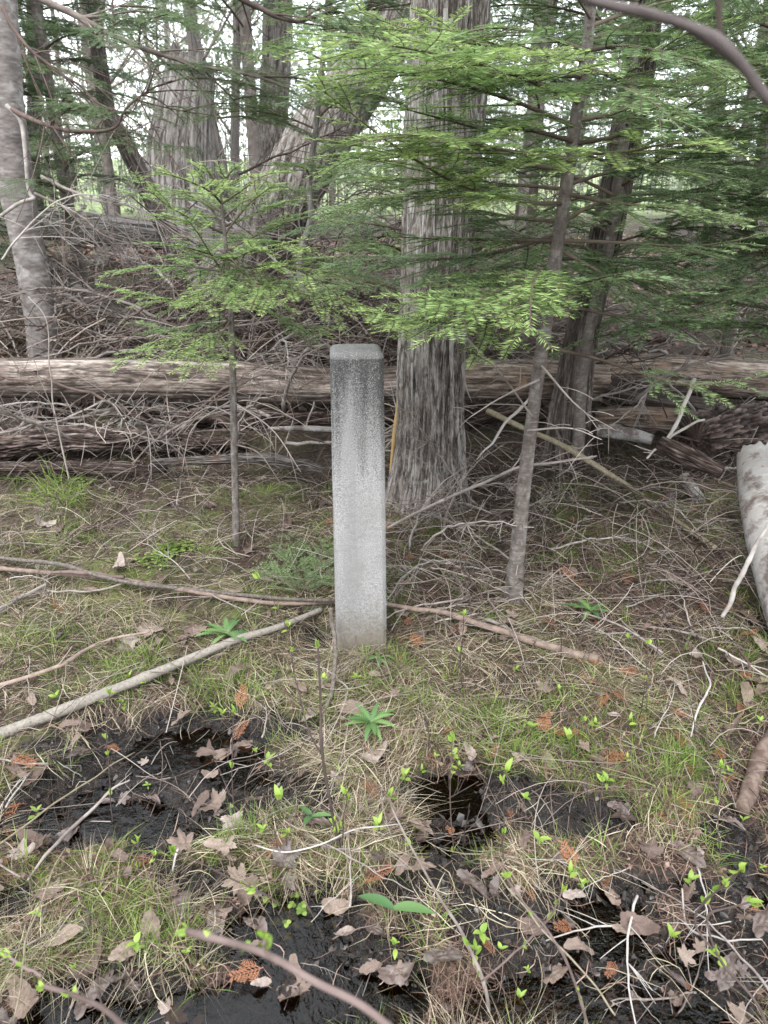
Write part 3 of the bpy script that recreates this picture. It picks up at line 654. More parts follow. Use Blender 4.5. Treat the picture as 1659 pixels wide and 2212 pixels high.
mb = MB(); pth = smoothpath(np.array([P(842, 1030, YC-.02), P(850, 960, YC-.02), P(859, 880, YC-.02), P(866, 830, YC-.02)])-b0, 14)
tube(mb, pth, np.concatenate([np.linspace(.004, .010, 7), np.linspace(.010, .003, 7)]), 8); mb.obj('bare_wood_scar', twigmat('bare_inner_wood', (.22, .14, .06), (.42, .29, .13), 12), r_)
# loose bark strips
rng = np.random.default_rng(5)
for q in range(16):
    ang = rng.uniform(-2.9, -.2); z = rng.uniform(.15, 1.9); L = rng.uniform(.12, .35); c_ = np.array([np.interp(z, [0, .5, 1.9], [P(922,1100,YC)[0], P(935,780,YC)[0], P(968,100,YC)[0]]), YC, z])
    d = np.array([math.cos(ang), math.sin(ang), 0]); s = np.linspace(0, 1, 9)[:, None]; cur = rng.uniform(.01, .05)*(1 if rng.random() < .5 else .35)
    pth = c_+d*(.142+.004+cur*s**2)+UP*(-L*s)+np.array([-d[1], d[0], 0])*.02*s**2
    tg = np.array([-d[1], d[0], 0])*rng.uniform(.004, .011); wd_ = (1-.8*s**2)
    V = np.concatenate([pth-tg*wd_, pth+tg*wd_]); i = np.arange(8); mb = MB(); mb.add(V-b0, np.stack([i, i+1, i+10, i+9], -1), a=.75, uv=np.column_stack([np.repeat([0, .03], 9), np.tile(np.linspace(0, L, 9), 2)]))
    mb.obj('bark_strip', m_cedar, r_)
# pale lichen/resin on the foot
big('cedar_tree', 'brown cedar trunk leaning right, behind the slender grey fir', 'tree', [P(1222, 985, 3.25), P(1230, 900, 3.25), (1262, 700, 3.3), (1310, 500, 3.35), (1350, 300, 3.45), (1385, 100, 3.5), (1430, -300, 3.6)],
    [.10, .092, .074, .070, .070, .070, .066], 'cedar', m_cedar2, 420, 180, 31, flare=.25, twist=.4, group='big cedars')
gs = P(1248, 985, 3.02)
fir([gs, P(1258, 800, 3.02), P(1290, 640, 3.04), P(1322, 500, 3.05), P(1345, 330, 3.06), P(1370, 100, 3.08), P(1400, -300, 3.1)], [.026, .024, .023, .022, .021, .019, .012], .95, 2.6, 40,
    lambda t: .85-.35*t, m_need, 'near', 61, 'grey fir trunk crossing in front of the leaning brown cedar', 'firs around the post', m_sap)
big('cedar_tree', 'massive twisted cedar leaning steeply right, behind the bright young fir', 'tree', [P(480, 650, 4.75), P(545, 555, 4.75), (607, 440, 4.8), (680, 315, 4.9), (755, 200, 5.0), (840, 70, 5.1), (980, -180, 5.3)],
    [.21, .20, .19, .178, .168, .16, .15], 'cedar', m_cedar, 460, 220, 41, flare=.2, twist=2.0, group='big cedars')
big('dead_snag', 'pale grey barkless snag with a ragged top, left of the leaning cedar', 'dead tree', [P(398, 560, 8), P(395, 430, 8), (392, 330, 8), (402, 230, 8), (410, 165, 8), (412, 130, 8)],
    [.42, .36, .335, .27, .235, .20], 'snag', m_snag, 220, 170, 51, flare=.12, jag=(0, .12))
big('background_tree', 'mid-brown trunk rising behind the snag and the leaning cedar', 'tree', [P(590, 420, 9), (592, 250, 9), (600, 100, 9), (604, -200, 9)], [.17, .16, .155, .14], 'cedar', m_cedar, 160, 90, 52, group='background trunks')
big('background_tree', 'slim dark trunk slanting down left of the grey snag', 'tree', [P(395, 610, 5.6), P(372, 525, 5.6), (322, 415, 5.7), (270, 310, 5.8), (228, 215, 5.9), (190, -80, 6)], [.10, .085, .072, .066, .055, .05], 'cedar', m_cedar2, 200, 70, 53, twist=.5, group='background trunks')
LB, lb0 = big('background_tree', 'grey rough-barked trunk at the left edge, dead twigs on it', 'tree', [P(100, 800, 4.15), P(92, 720, 4.15), (66, 560, 4.15), (38, 420, 4.15), (18, 250, 4.15), (5, 80, 4.15), (-10, -200, 4.15)],
    [.088, .084, .08, .086, .083, .078, .07], 'sapling', m_leftbark, 520, 70, 54, group='background trunks')
# fallen logs
big('fallen_log', 'long bare fallen log lying level across the left half behind the post', 'log', [(-260, 812, 3.55), (0, 817, 3.55), (200, 818, 3.54), (450, 822, 3.53), (690, 833, 3.52), (900, 828, 3.5)],
    [.100, .100, .102, .098, .094, .088], 'log', m_log, 420, 130, 61, part=None, jag=(.03, .06), group='fallen logs')
big('fallen_log', 'broad fallen log running right from behind the cedar to the slender fir', 'log', [(880, 813, 3.5), (1000, 818, 3.48), (1100, 820, 3.47), (1200, 822, 3.46), (1300, 828, 3.46)],
    [.085, .095, .100, .100, .09], 'log', m_palelog, 200, 120, 62, part=None, jag=(.05, .05), group='fallen logs')
big('fallen_log', 'reddish broken log with pale patches right of the brown cedar', 'log', [(1285, 812, 3.75), (1400, 808, 3.68), (1530, 815, 3.6), (1720, 828, 3.5)], [.09, .105, .10, .10], 'log', m_palelog, 260, 120, 63, part=None, jag=(.06, .06), group='fallen logs')
big('fallen_log', 'thin dark log sloping under the reddish log on the right', 'log', [(1285, 832, 3.5), (1380, 862, 3.45), (1500, 880, 3.4), (1560, 884, 3.38)], [.05, .055, .055, .045], 'log', m_cedar2, 140, 60, 64, part=None, group='fallen logs')
big('fallen_log', 'split log with a pale yellow upper face, right of the brown cedar', 'log', [(1285, 905, 3.35), (1380, 905, 3.3), (1470, 912, 3.25), (1545, 920, 3.2)], [.055, .062, .062, .055], 'log', m_palelog, 140, 60, 65, part=None, jag=(.04, .04), group='fallen logs')
big('fallen_log', 'dark end-grain log pointing at the viewer by the right edge', 'log', [(1500, 945, 2.95), (1600, 925, 3.1), (1760, 905, 3.3)], [.085, .09, .09], 'rotten', m_rot, 120, 80, 66, part=None, group='fallen logs')
big('fallen_log', 'long grey log curving down behind the bare log, behind the young fir', 'log', [(120, 590, 5.2), (180, 640, 4.9), (260, 700, 4.6), (380, 738, 4.4), (520, 762, 4.2), (690, 790, 4.0)], [.13, .12, .095, .085, .08, .07], 'log', m_snag, 320, 90, 67, part=None, twist=.6, group='fallen logs')
big('fallen_log', 'weathered grey log on the leaf litter below the snag', 'log', [(40, 480, 6.6), (180, 492, 6.6), (300, 505, 6.5), (400, 515, 6.5)], [.12, .13, .12, .10], 'snag', m_snag, 180, 80, 68, part=None, jag=(.1, .1), group='fallen logs')
big('rotten_log', 'crumbling dark red-brown rotten log below the bare log, at the left edge', 'log', [(-150, 975, 3.2), (0, 955, 3.2), (130, 935, 3.2), (250, 940, 3.22), (400, 950, 3.25), (520, 958, 3.28)], [.07, .09, .088, .075, .06, .04], 'rotten', m_rot, 300, 110, 71, part=None, jag=(.05, .05), group='rotten wood')
big('rotten_log', 'flat grey plank-like piece of rotten wood in the grass behind the young fir', 'log', [(330, 1000, 3.0), (450, 990, 3.0), (560, 985, 3.0), (640, 1002, 2.98), (700, 1022, 2.96)], [.020, .028, .032, .028, .014], 'rotten', m_greyrot, 260, 110, 72, part=None, group='rotten wood')
big('rotten_log', 'long low slab of split wood along the grass edge on the left', 'log', [(-100, 1010, 3.03), (60, 1008, 3.03), (200, 1010, 3.02), (360, 1015, 3.0)], [.03, .035, .035, .02], 'rotten', m_rot, 180, 60, 73, part=None, group='rotten wood')
big('rotten_log', 'dark log lying in the gap under the bare log near the post', 'log', [(420, 905, 3.5), (560, 912, 3.5), (720, 905, 3.5), (880, 900, 3.5)], [.04, .045, .045, .04], 'rotten', m_rot, 160, 60, 74, part=None, group='rotten wood')
big('rotten_log', 'dark decayed limb under the log right of the big cedar', 'log', [(1010, 915, 3.4), (1080, 895, 3.4), (1170, 880, 3.45)], [.035, .04, .03], 'rotten', m_rot, 120, 50, 75, part=None, group='rotten wood')
big('rotten_log', 'broken brown bark slab beside the small birch piece', 'log', [(1425, 955, 2.75), (1480, 985, 2.68), (1560, 1020, 2.6)], [.025, .034, .02], 'rotten', m_rot, 100, 50, 76, part=None, group='rotten wood')
big('stump', 'short dark stump propping the left end of the bare log', 'stump', [P(104, 935, 3.58), P(104, 850, 3.58)], [.07, .06], 'rotten', m_rot, 40, 50, 77, part=None)
# birch log
big('birch_log', 'white birch log with peeling bark at the right edge', 'log', [(1640, 992, 2.62), P(1652, 1090, 2.38), P(1680, 1215, 2.12), P(1715, 1335, 1.93), P(1760, 1440, 1.8), G(1880, 1600, .04)], [.082, .082, .082, .082, .08, .08], 'birch', m_birch, 320, 120, 81, part=None, jag=(.02, .02))
big('birch_piece', 'short broken length of white birch on the litter beside the birch log', 'log', [G(1478, 1032, .028), G(1508, 1078, .028)], [.024, .026], 'birch', m_birch, 50, 36, 82, part=None)
big('birch_piece', 'peeling white birch limb lying in the dark gap under the bare log', 'log', [(285, 870, 3.75), (350, 885, 3.7), (420, 905, 3.6)], [.03, .032, .018], 'birch', m_birch, 90, 40, 83, part=None)
big('birch_piece', 'straight thin white birch stick touching the post from behind', 'log', [(580, 928, 3.25), (650, 925, 3.25), (760, 930, 3.25)], [.012, .013, .013], 'birch', m_birch, 90, 24, 84, part=None)
big('birch_piece', 'pale birch length half hidden below the split yellow log', 'log', [(1290, 930, 3.15), (1360, 938, 3.1), (1410, 950, 3.05)], [.03, .03, .022], 'birch', m_birch, 60, 30, 85, part=None)

# ------------------------------------------------------------------ sticks laid on the ground
def stick(name, label, cat, pts, r, mat, seed, side=0, group=None, sides=9, n_=40, wob=.004, part=None, ground=True):
    """pts: (px,py,lift) resting on the ground, or (px,py,Y,'Y') free in space"""
    rng = np.random.default_rng(seed)
    w3 = [P(p[0], p[1], p[2]) if len(p) == 4 else G(p[0], p[1], p[2]) for p in pts]
    w3 = np.array(w3); b0 = w3[0].copy(); p = smoothpath(w3-b0, n_)
    s = np.linspace(0, 1, n_); r_ = np.interp(s, np.linspace(0, 1, len(r)), r)*(1+.10*noise(s*14, seed*3.1, 0, seed)+.12*(noise(s*30, 7., 0, seed) > .6))
    p = p+np.stack([noise(s*7, k*9.1+seed, 0, seed) for k in range(3)], -1)*wob
    mb = MB(); tube(mb, p, r_, sides); T, _, _ = frames(p)
    for e in range(side):
        i = rng.integers(int(n_*.2), n_-1); d = unit(T[i]*.7+rng.normal(0, .6, 3)+UP*.15); L = rng.uniform(.3, 1)*np.linalg.norm(p[-1]-p[0])*.22
        ss = np.linspace(0, 1, 7)[:, None]; q = p[i]+d*L*ss+rng.normal(0, .12, 3)*L*ss**2; tube(mb, q, np.linspace(r_[i]*.5, r_[i]*.2, 7), 5)
        if L > .08:
            for f_ in range(2):
                k = rng.integers(2, 6); d2 = unit(d+rng.normal(0, .5, 3)); tube(mb, q[k]+d2*L*.4*np.linspace(0, 1, 4)[:, None], r_[i]*.2, 4)
    o = mb.obj(name, mat); o.location = b0; tag(o, label, cat, group)
    return o
GS = 'sticks lying on the ground'
stick('fallen_stick', 'thick pale lichened stick slanting from the left edge up to the foot of the post', 'stick', [(-60,1612,.02),(0,1590,.02),(150,1535,.035),(330,1455,.045),(480,1400,.04),(580,1362,.035),(695,1322,.03)], [.0165,.016,.0145,.0125,.0105,.0085], m_stick, 1, 0, GS, 14, 90)
stick('fallen_stick', 'upper of two thin long sticks running left from the post', 'stick', [(-60,1195,.05),(0,1207,.05),(130,1225,.06),(250,1255,.06),(430,1274,.05),(600,1295,.05),(720,1306,.045)], [.007,.0075,.007,.0065,.006], m_stick, 2, 0, GS, 8, 80)
stick('fallen_stick', 'lower long stick left of the post, black along its middle', 'stick', [(-60,1222,.04),(0,1229,.04),(150,1243,.045),(300,1258,.04),(480,1290,.035),(600,1302,.035),(720,1308,.03)], [.0085,.008,.0075,.0075,.007], m_redstick, 3, 2, GS, 8, 80)
stick('fallen_stick', 'charred black piece of stick lying along the two long sticks', 'stick', [(115,1240,.055),(180,1244,.057),(270,1253,.055)], [.0055,.0075,.006], m_twigdark, 4, 0, GS, 8, 30)
stick('fallen_stick', 'reddish stick from the right side of the post, paler and thicker to its sawn end', 'stick', [(830,1308,.04),(890,1315,.04),(960,1332,.04),(1050,1362,.03),(1150,1392,.025),(1230,1412,.02),(1290,1428,.02)], [.0075,.0085,.010,.0115,.0125,.0125], m_redstick, 5, 1, GS, 12, 70)
stick('fallen_stick', 'short stub of stick crossing the reddish stick', 'stick', [(1035,1338,.03),(1070,1352,.03),(1110,1372,.02)], [.006,.007,.005], m_stick, 6, 0, GS, 8, 20)
stick('leaning_stick', 'thin pale stick leaning against the lower left corner of the post', 'stick', [(712,1312,1.80,'Y'),(722,1380,1.76,'Y'),(718,1470,1.66,'Y'),(700,1565,1.56,'Y')], [.0055,.0065,.0065,.005], m_stick, 7, 0, GS, 9, 40)
stick('fallen_stick', 'brown stick rising from the left edge toward the grass', 'stick', [(-40,1492,.03),(60,1465,.035),(150,1430,.04),(230,1392,.05),(320,1368,.05)], [.0075,.007,.006,.005,.003], m_redstick, 8, 2, GS, 8, 50)
stick('fallen_stick', 'grey lichened stick on the left edge below the long sticks', 'stick', [(-40,1335,.02),(40,1300,.03),(100,1262,.04)], [.009,.008,.006], m_twigpale, 9, 1, GS, 8, 30)
stick('fallen_stick', 'thin curved twig branching off below the charred stick', 'stick', [(100,1282,.02),(200,1280,.03),(290,1258,.05)], [.0035,.004,.003], m_stick, 10, 0, GS, 6, 30)
stick('fallen_pole', 'barkless yellowish pole slanting down to the right past the brown cedar', 'stick', [(1050,888,3.1,'Y'),(1130,925,3.02,'Y'),(1210,962,2.9,'Y'),(1300,1015,2.74,'Y'),(1390,1078,.03),(1470,1135,.03),(1545,1188,.02)], [.0115,.012,.012,.012,.011,.010], m_yellowstick, 11, 1, GS, 12, 80)
stick('bleached_branch', 'curved white bare branch between the big cedar and the slender fir', 'branch', [(1158,848,2.9,'Y'),(1120,885,2.88,'Y'),(1085,920,2.86,'Y'),(1060,960,2.84,'Y'),(1028,990,2.8,'Y')], [.007,.0065,.006,.005,.003], m_twigpale, 12, 1, 'bleached branches', 8, 40)
stick('bleached_branch', 'forked white branch standing in front of the split log on the right', 'branch', [(1500,818,2.9,'Y'),(1480,870,2.85,'Y'),(1455,925,2.8,'Y'),(1425,965,2.76,'Y'),(1395,990,2.7,'Y')], [.008,.0085,.008,.006,.0035], m_twigpale, 13, 2, 'bleached branches', 8, 40)
stick('bleached_branch', 'white side branch resting across the forked white branch', 'branch', [(1520,905,2.76,'Y'),(1470,930,2.74,'Y'),(1430,958,2.73,'Y')], [.005,.006,.006], m_twigpale, 14, 0, 'bleached branches', 7, 20)
stick('bleached_branch', 'pale lichened stick leaning on the birch log at the right edge', 'branch', [(1675,1110,2.02,'Y'),(1640,1165,2.0,'Y'),(1605,1230,1.98,'Y'),(1580,1290,1.97,'Y'),(1562,1335,1.95,'Y')], [.0055,.0065,.007,.0075,.006], m_twigpale, 15, 0, 'bleached branches', 9, 40)
stick('fallen_stick', 'long thin grey branch rising right from behind the post past the cedar foot', 'branch', [(835,1142,2.45,'Y'),(930,1095,2.42,'Y'),(1030,1050,2.4,'Y'),(1110,1012,2.38,'Y'),(1190,1000,2.36,'Y'),(1290,985,2.36,'Y')], [.0055,.006,.0055,.005,.003], m_twig, 16, 8, GS, 7, 60)
stick('fallen_stick', 'forked grey dead branch pointing up, lower left on the mud', 'stick', [(62,1900,.02),(120,1830,.03),(180,1780,.04),(240,1730,.05),(285,1690,.06)], [.0025,.004,.0045,.0035,.002], m_twig, 17, 5, GS, 8, 40)
stick('fallen_stick', 'long straight tan stem crossing the lower left corner', 'stick', [(-40,1855,.05),(60,1790,.06),(180,1705,.06),(290,1628,.05)], [.002,.0024,.002,.0015], m_yellowstick, 18, 0, GS, 6, 30)
stick('fallen_stick', 'pale forked twig over the moss, lower centre', 'stick', [(545,1830,.02),(620,1842,.03),(700,1820,.04),(770,1792,.05),(860,1790,.04)], [.0014,.002,.002,.0017,.0012], m_twigpale, 19, 4, GS, 6, 30)
stick('fallen_stick', 'short white knobbly twig on the moss left of the lower centre', 'stick', [(392,1815,.03),(385,1850,.03),(370,1890,.02)], [.0018,.0028,.002], m_twigpale, 20, 1, GS, 7, 20)
stick('fallen_stick', 'white lichened twig standing zigzag at right, above the big grey leaf', 'stick', [(1520,1430,.05),(1530,1490,.05),(1505,1540,.04),(1490,1600,.03)], [.002,.003,.0035,.002], m_twigpale, 21, 2, GS, 7, 30)
stick('fallen_stick', 'slim tan stem lying diagonally across the bottom, right of centre', 'stick', [(1060,1820,.05),(1080,1900,.05),(1160,2010,.06),(1260,2110,.07),(1330,2200,.08)], [.001,.0015,.0017,.0018,.0018], m_yellowstick, 22, 0, GS, 6, 40)
stick('fallen_stick', 'curved pale root-like stick in the mud near the bottom right', 'stick', [(1470,1930,.03),(1490,2010,.02),(1560,2030,.02),(1640,2050,.02)], [.0018,.0024,.002,.0014], m_twigpale, 23, 1, GS, 7, 30)
stick('fallen_stick', 'thick dark wet limb at the right edge of the mud', 'stick', [(1600,1760,.02),(1640,1650,.03),(1690,1580,.03)], [.018,.022,.022], m_redstick, 24, 0, GS, 12, 30)
stick('fallen_stick', 'tan straw-like stem rising in the lower left corner', 'stick', [(30,2212,.06),(60,2060,.09),(110,1900,.12),(140,1840,.1)], [.0014,.0017,.0017,.0012], m_yellowstick, 25, 0, GS, 6, 30)

# random fallen twigs: each one an object, laid on the litter
VAR = []
for v in range(10):
    rng = np.random.default_rng(1500+v); mb = MB(); s = np.linspace(-.5, .5, 14)[:, None]
    p = np.array([1, 0, 0])*s+np.array([0, 1, 0])*(rng.normal(0, .25)*s**2*1.2+rng.normal(0, .1)*s**3*3)+UP*(.05*(1-4*s**2)*rng.random())
    p += rng.normal(0, .006, p.shape); tube(mb, p, np.linspace(.009, .003, 14), 5)
    for e in range(rng.integers(2, 6)):
        i = rng.integers(3, 12); d = unit(np.array([.7, rng.choice([-1, 1])*.6, rng.uniform(0, .4)])); L = rng.uniform(.12, .35); ss = np.linspace(0, 1, 6)[:, None]
        q = p[i]+d*L*ss+np.array([0, 0, -1])*L*.15*ss**2; tube(mb, q, np.linspace(.004, .0018, 6), 4)
    VAR.append(mb.me('fallen_twig'))
VM = {}
def inst(base, name, mat, loc, rot, s, key):
    k = (base.name, mat.name)
    if k not in VM: m2 = base.copy(); m2.materials.clear(); m2.materials.append(mat); VM[k] = m2
    o = link(name, VM[k]); o.location = loc; o.rotation_euler = rot; o.scale = (s,)*3 if np.isscalar(s) else s; return o
COLS = [(220, 'far left'), (460, 'left side'), (700, 'just left of post'), (880, 'in line with post'), (1080, 'just right of post'), (1330, 'below slender fir'), (9999, 'right side')]
ROWS = [(1150, 'near rotten logs'), (1300, 'behind long sticks'), (1430, 'level with post foot'), (1600, 'before post foot'), (1760, 'by upper puddles'), (1900, 'on mossy middle'), (2060, 'on lower mud'), (9999, 'by bottom water')]
def where(px, py):
    return next(t for a, t in ROWS if py < a)+', '+next(t for a, t in COLS if px < a)
rng = np.random.default_rng(77)
NT = 230
px = np.concatenate([rng.uniform(-80, 1740, 120), rng.uniform(840, 1640, 110)]); py = np.concatenate([rng.uniform(1040, 2230, 120), rng.uniform(985, 1420, 110)])
gp = G(px, py)
for q in range(NT):
    mt, wn = [(m_twig, 'grey'), (m_twig, 'grey'), (m_twigdark, 'dark'), (m_twigpale, 'bleached')][rng.integers(4)]; L = rng.uniform(.12, .42)*(1.15 if q >= 120 else .8)
    o = inst(VAR[rng.integers(10)], 'fallen_twig', mt, gp[q]+UP*rng.uniform(.004, .03), (rng.normal(0, .12), rng.normal(0, .10), rng.random()*6.28), (L, L, L*rng.uniform(.7, 1.6)), 0)
    tag(o, f'thin {wn} forked twig '+where(px[q], py[q]), 'twig', f'{wn} twigs '+where(px[q], py[q]))

# ------------------------------------------------------------------ litter, straw, moss and grass (uncountable)
def scatter(n_, seed, reg=(-350, 2000, 985, 2600), mask=None):
    rng = np.random.default_rng(seed); px = rng.uniform(reg[0], reg[1], n_); py = rng.uniform(reg[2], reg[3], n_)
    g = G(px, py); ok = (g[:, 1] < 12)
    if mask is not None: ok &= mask(g, px, py, rng)
    return g[ok], rng
def ribbons(c_, rng, L, W, lift, arch, tone, npt=5, curve=1.2, headb=None):
    n_ = len(c_); th = rng.uniform(0, 2*np.pi, n_) if headb is None else headb+rng.normal(0, .6, n_)
    l = rng.uniform(*L, n_); k = rng.normal(0, curve, n_); s = np.linspace(-.5, .5, npt)
    ang = th[:, None]+k[:, None]*s[None]; dx = np.cumsum(np.cos(ang)*l[:, None]/(npt-1), 1); dy = np.cumsum(np.sin(ang)*l[:, None]/(npt-1), 1)
    dx -= dx.mean(1, keepdims=True); dy -= dy.mean(1, keepdims=True); x = c_[:, 0:1]+dx; y = c_[:, 1:2]+dy
    up = rng.uniform(*lift, n_)[:, None]; ar = rng.uniform(*arch, n_)[:, None]*l[:, None]; tilt = rng.normal(0, .10, n_)[:, None]*l[:, None]*s[None]*2
    zz = zf(x, y); zm = zz.mean(1, keepdims=True); z = np.maximum(zm+.5*(zz-zm), zz-.004)+up+ar*(1-4*s[None]**2)+np.abs(tilt)*(np.sign(tilt) > 0)
    p = np.stack([x, y, z], -1); T = unit(np.gradient(p, axis=1)); nn = unit(UP+rng.normal(0, .5, (n_, 3)))[:, None]
    S = unit(np.cross(T, nn)); w_ = rng.uniform(*W, n_)[:, None]*(1-.75*np.abs(s[None]*2)**2.5)*.5
    V = np.stack([p-S*w_[..., None], p+S*w_[..., None]], 2).reshape(n_, npt*2, 3)
    i = np.arange(npt-1)*2; q = np.stack([i, i+1, i+3, i+2], -1); Q = (np.arange(n_)[:, None, None]*npt*2+q[None]).reshape(-1, 4)
    a = np.repeat(np.clip(rng.normal(tone[0], tone[1], n_), 0, 1), npt*2)
    return V.reshape(-1, 3), Q, a
def notwet(g, px, py, rng):  # keep off the open mud, more on the hummocks
    rel = g[:, 2]-WL; return (rng.random(len(g)) < np.clip((rel-.012)/.035, .08, 1)*(1.16-mudf(g[:, 0], g[:, 1]))) | (g[:, 1] > 2.0)
g, rng = scatter(38000, 1, mask=notwet)
pat = noise(g[:, 0]*5, g[:, 1]*5, 0, 33)
keep = pat > -.15+.35*rng.random(len(g)); g2 = g[keep]
mb = MB(); V, Q, a = ribbons(g2, rng, (.04, .17), (.0008, .0019), (.001, .018), (.0, .10), (.55, .28), headb=5*noise(g2[:, 0]*2.6, g2[:, 1]*2.6, 0, 34)); mb.add(V, Q, a=a)
tag(mb.obj('dry_grass', m_straw, smooth=False), 'pale dry grass blades matted over the ground', 'dry grass', kind='stuff')
g, rng = scatter(60000, 2, mask=lambda g, px, py, r: r.random(len(g)) < np.where(px > 800, .95, .55)*(1-.93*mudf(g[:, 0], g[:, 1])))
mb = MB(); V, Q, a = ribbons(g, rng, (.02, .09), (.0010, .0026), (-.001, .014), (0, .1), (.5, .22), 4); mb.add(V, Q, a=a)
tag(mb.obj('needle_litter', m_litter, smooth=False), 'brown needle and bark litter covering the soil', 'litter', kind='stuff')
# crumbs of leaf
g, rng = scatter(26000, 3, mask=lambda g, px, py, r: mudf(g[:, 0], g[:, 1]) < .35)
n_ = len(g); th = rng.uniform(0, 6.28, n_); s = rng.uniform(.002, .009, n_)[:, None]
e1 = unit(np.stack([np.cos(th), np.sin(th), rng.normal(0, .45, n_)], -1)); e2 = unit(np.cross(e1, UP+rng.normal(0, .5, (n_, 3))))
c_ = g+UP*rng.uniform(.001, .012, n_)[:, None]
V = np.stack([c_-e1*s, c_-e2*s*.5+UP*.002, c_+e1*s*.8, c_+e2*s*.7+UP*.003], 1).reshape(-1, 3)
mb = MB(); mb.add(V, np.arange(n_*4).reshape(-1, 4), a=np.repeat(np.clip(rng.normal(.5, .25, n_), 0, 1), 4))
tag(mb.obj('leaf_crumbs', m_litter, smooth=False), 'small brown leaf fragments strewn over the soil', 'litter', kind='stuff')
g, rng = scatter(60000, 9, (-300, 1950, 1350, 2500), mask=lambda g, px, py, r: (mudf(g[:, 0], g[:, 1]) > .3) & (r.random(len(g)) < .42))
n_ = len(g); th = rng.uniform(0, 6.28, n_); s = rng.uniform(.004, .017, n_)[:, None]*rng.random((n_, 1)); e1 = unit(np.stack([np.cos(th), np.sin(th), rng.normal(0, .55, n_)], -1)); e2 = unit(np.cross(e1, UP+rng.normal(0, .7, (n_, 3))))
c_ = g+UP*rng.uniform(-.001, .009, n_)[:, None]; k_ = [rng.uniform(.4, 1, (n_, 1)) for _ in range(5)]
V = np.stack([c_+s*k_[i]*(e1*math.cos(i*1.2566)+e2*math.sin(i*1.2566)*.75)+UP*s*.25*rng.normal(0, 1, (n_, 1)) for i in range(5)], 1).reshape(-1, 3); V[:, 2] = np.maximum(V[:, 2], WL-.002)
mb = MB(); o_ = np.arange(n_)*5; mb.add(V, T=np.concatenate([np.stack([o_, o_+1, o_+2], -1), np.stack([o_, o_+2, o_+3], -1), np.stack([o_, o_+3, o_+4], -1)]), a=np.repeat(np.clip(rng.normal(.35, .22, n_), 0, 1), 5))
m_wetbits = leafmat('wet_black_debris', [(.05,(.006,.005,.004)),(.5,(.028,.021,.017)),(.8,(.07,.053,.044)),(1.,(.15,.125,.11))], 0, .34, 0, .35)
tag(mb.obj('wet_debris', m_wetbits, smooth=False), 'black wet leaf scraps bedded in the mud', 'debris', kind='stuff')
# litter behind the log
rng = np.random.default_rng(4); n_ = 16000; g = np.stack([rng.uniform(-5.5, 5.5, n_), rng.uniform(3.6, 9, n_), np.zeros(n_)], -1); g[:, 2] = zf(g[:, 0], g[:, 1])
th = rng.uniform(0, 6.28, n_); s = rng.uniform(.015, .045, n_)[:, None]; e1 = unit(np.stack([np.cos(th), np.sin(th), rng.normal(0, .4, n_)], -1)); e2 = unit(np.cross(e1, UP+rng.normal(0, .4, (n_, 3))))
V = np.stack([g-e1*s, g-e2*s*.6+UP*.01, g+e1*s, g+e2*s*.6+UP*.012], 1).reshape(-1, 3)
mb = MB(); mb.add(V, np.arange(n_*4).reshape(-1, 4), a=np.repeat(np.clip(rng.normal(.62, .2, n_), 0, 1), 4))
tag(mb.obj('leaf_litter', m_litter, smooth=False), 'brown leaf litter on the rising ground behind the logs', 'litter', kind='stuff')

def blades(cents, rng, per, rad, Hh, W, lean, tone, npt=5, droop=.5):
    n_ = len(cents)*per; c_ = np.repeat(cents, per, 0); az = rng.uniform(0, 2*np.pi, n_); rr = np.sqrt(rng.random(n_))*rad
    x = c_[:, 0]+np.cos(az)*rr; y = c_[:, 1]+np.sin(az)*rr; z = zf(x, y)-.004; az = az+rng.normal(0, .7, n_)
    o = np.stack([np.cos(az), np.sin(az), 0*az], -1); H = rng.uniform(*Hh, n_)*(1-.3*rr/rad); le = rng.uniform(*lean, n_)
    s = np.linspace(0, 1, npt)
    p = np.stack([x, y, z], -1)[:, None]+o[:, None]*(H*le)[:, None, None]*(s[None, :, None]*.5+s[None, :, None]**2*.7)+UP*H[:, None, None]*(s[None, :, None]-(droop*le)[:, None, None]*s[None, :, None]**2)
    T = unit(np.gradient(p, axis=1)); S = unit(np.cross(T, (o+rng.normal(0, .6, (n_, 3)))[:, None])); w_ = rng.uniform(*W, n_)[:, None]*(1-.92*s[None]**1.8)*.5
    V = np.stack([p-S*w_[..., None], p+S*w_[..., None]], 2).reshape(n_, npt*2, 3)
    i = np.arange(npt-1)*2; q = np.stack([i, i+1, i+3, i+2], -1); Q = (np.arange(n_)[:, None, None]*npt*2+q[None]).reshape(-1, 4)
    tb = np.repeat(rng.normal(0, .12, len(cents)), per)
    return V.reshape(-1, 3), Q, np.repeat(np.clip(rng.normal(tone[0], tone[1], n_)+tb, 0, 1), npt*2)
# mossy hummocks: fine short fibres
def mossmask(g, px, py, rng):
    rel = g[:, 2]-zbase(g[:, 1]); m_ = noise(g[:, 0]*3.2, g[:, 1]*3.2, 0, 71)
    left = np.where(px < 900, .18, -.12); return (mudf(g[:, 0], g[:, 1]) < .4) & ((rel > .006) | (m_ > .1-left)) & (m_ > -.3-left) & (g[:, 2] > WL+.014) & (g[:, 1] < 2.95)
g, rng = scatter(30000, 6, mask=mossmask)
mb = MB(); V, Q, a = blades(g, rng, 5, .014, (.012, .038), (.0007, .0013), (.3, 1.6), (.5, .2), 4); mb.add(V, Q, a=a)
tag(mb.obj('moss', m_moss, smooth=False), 'yellow-green moss and sedge tufts on the hummocks', 'moss', kind='stuff')
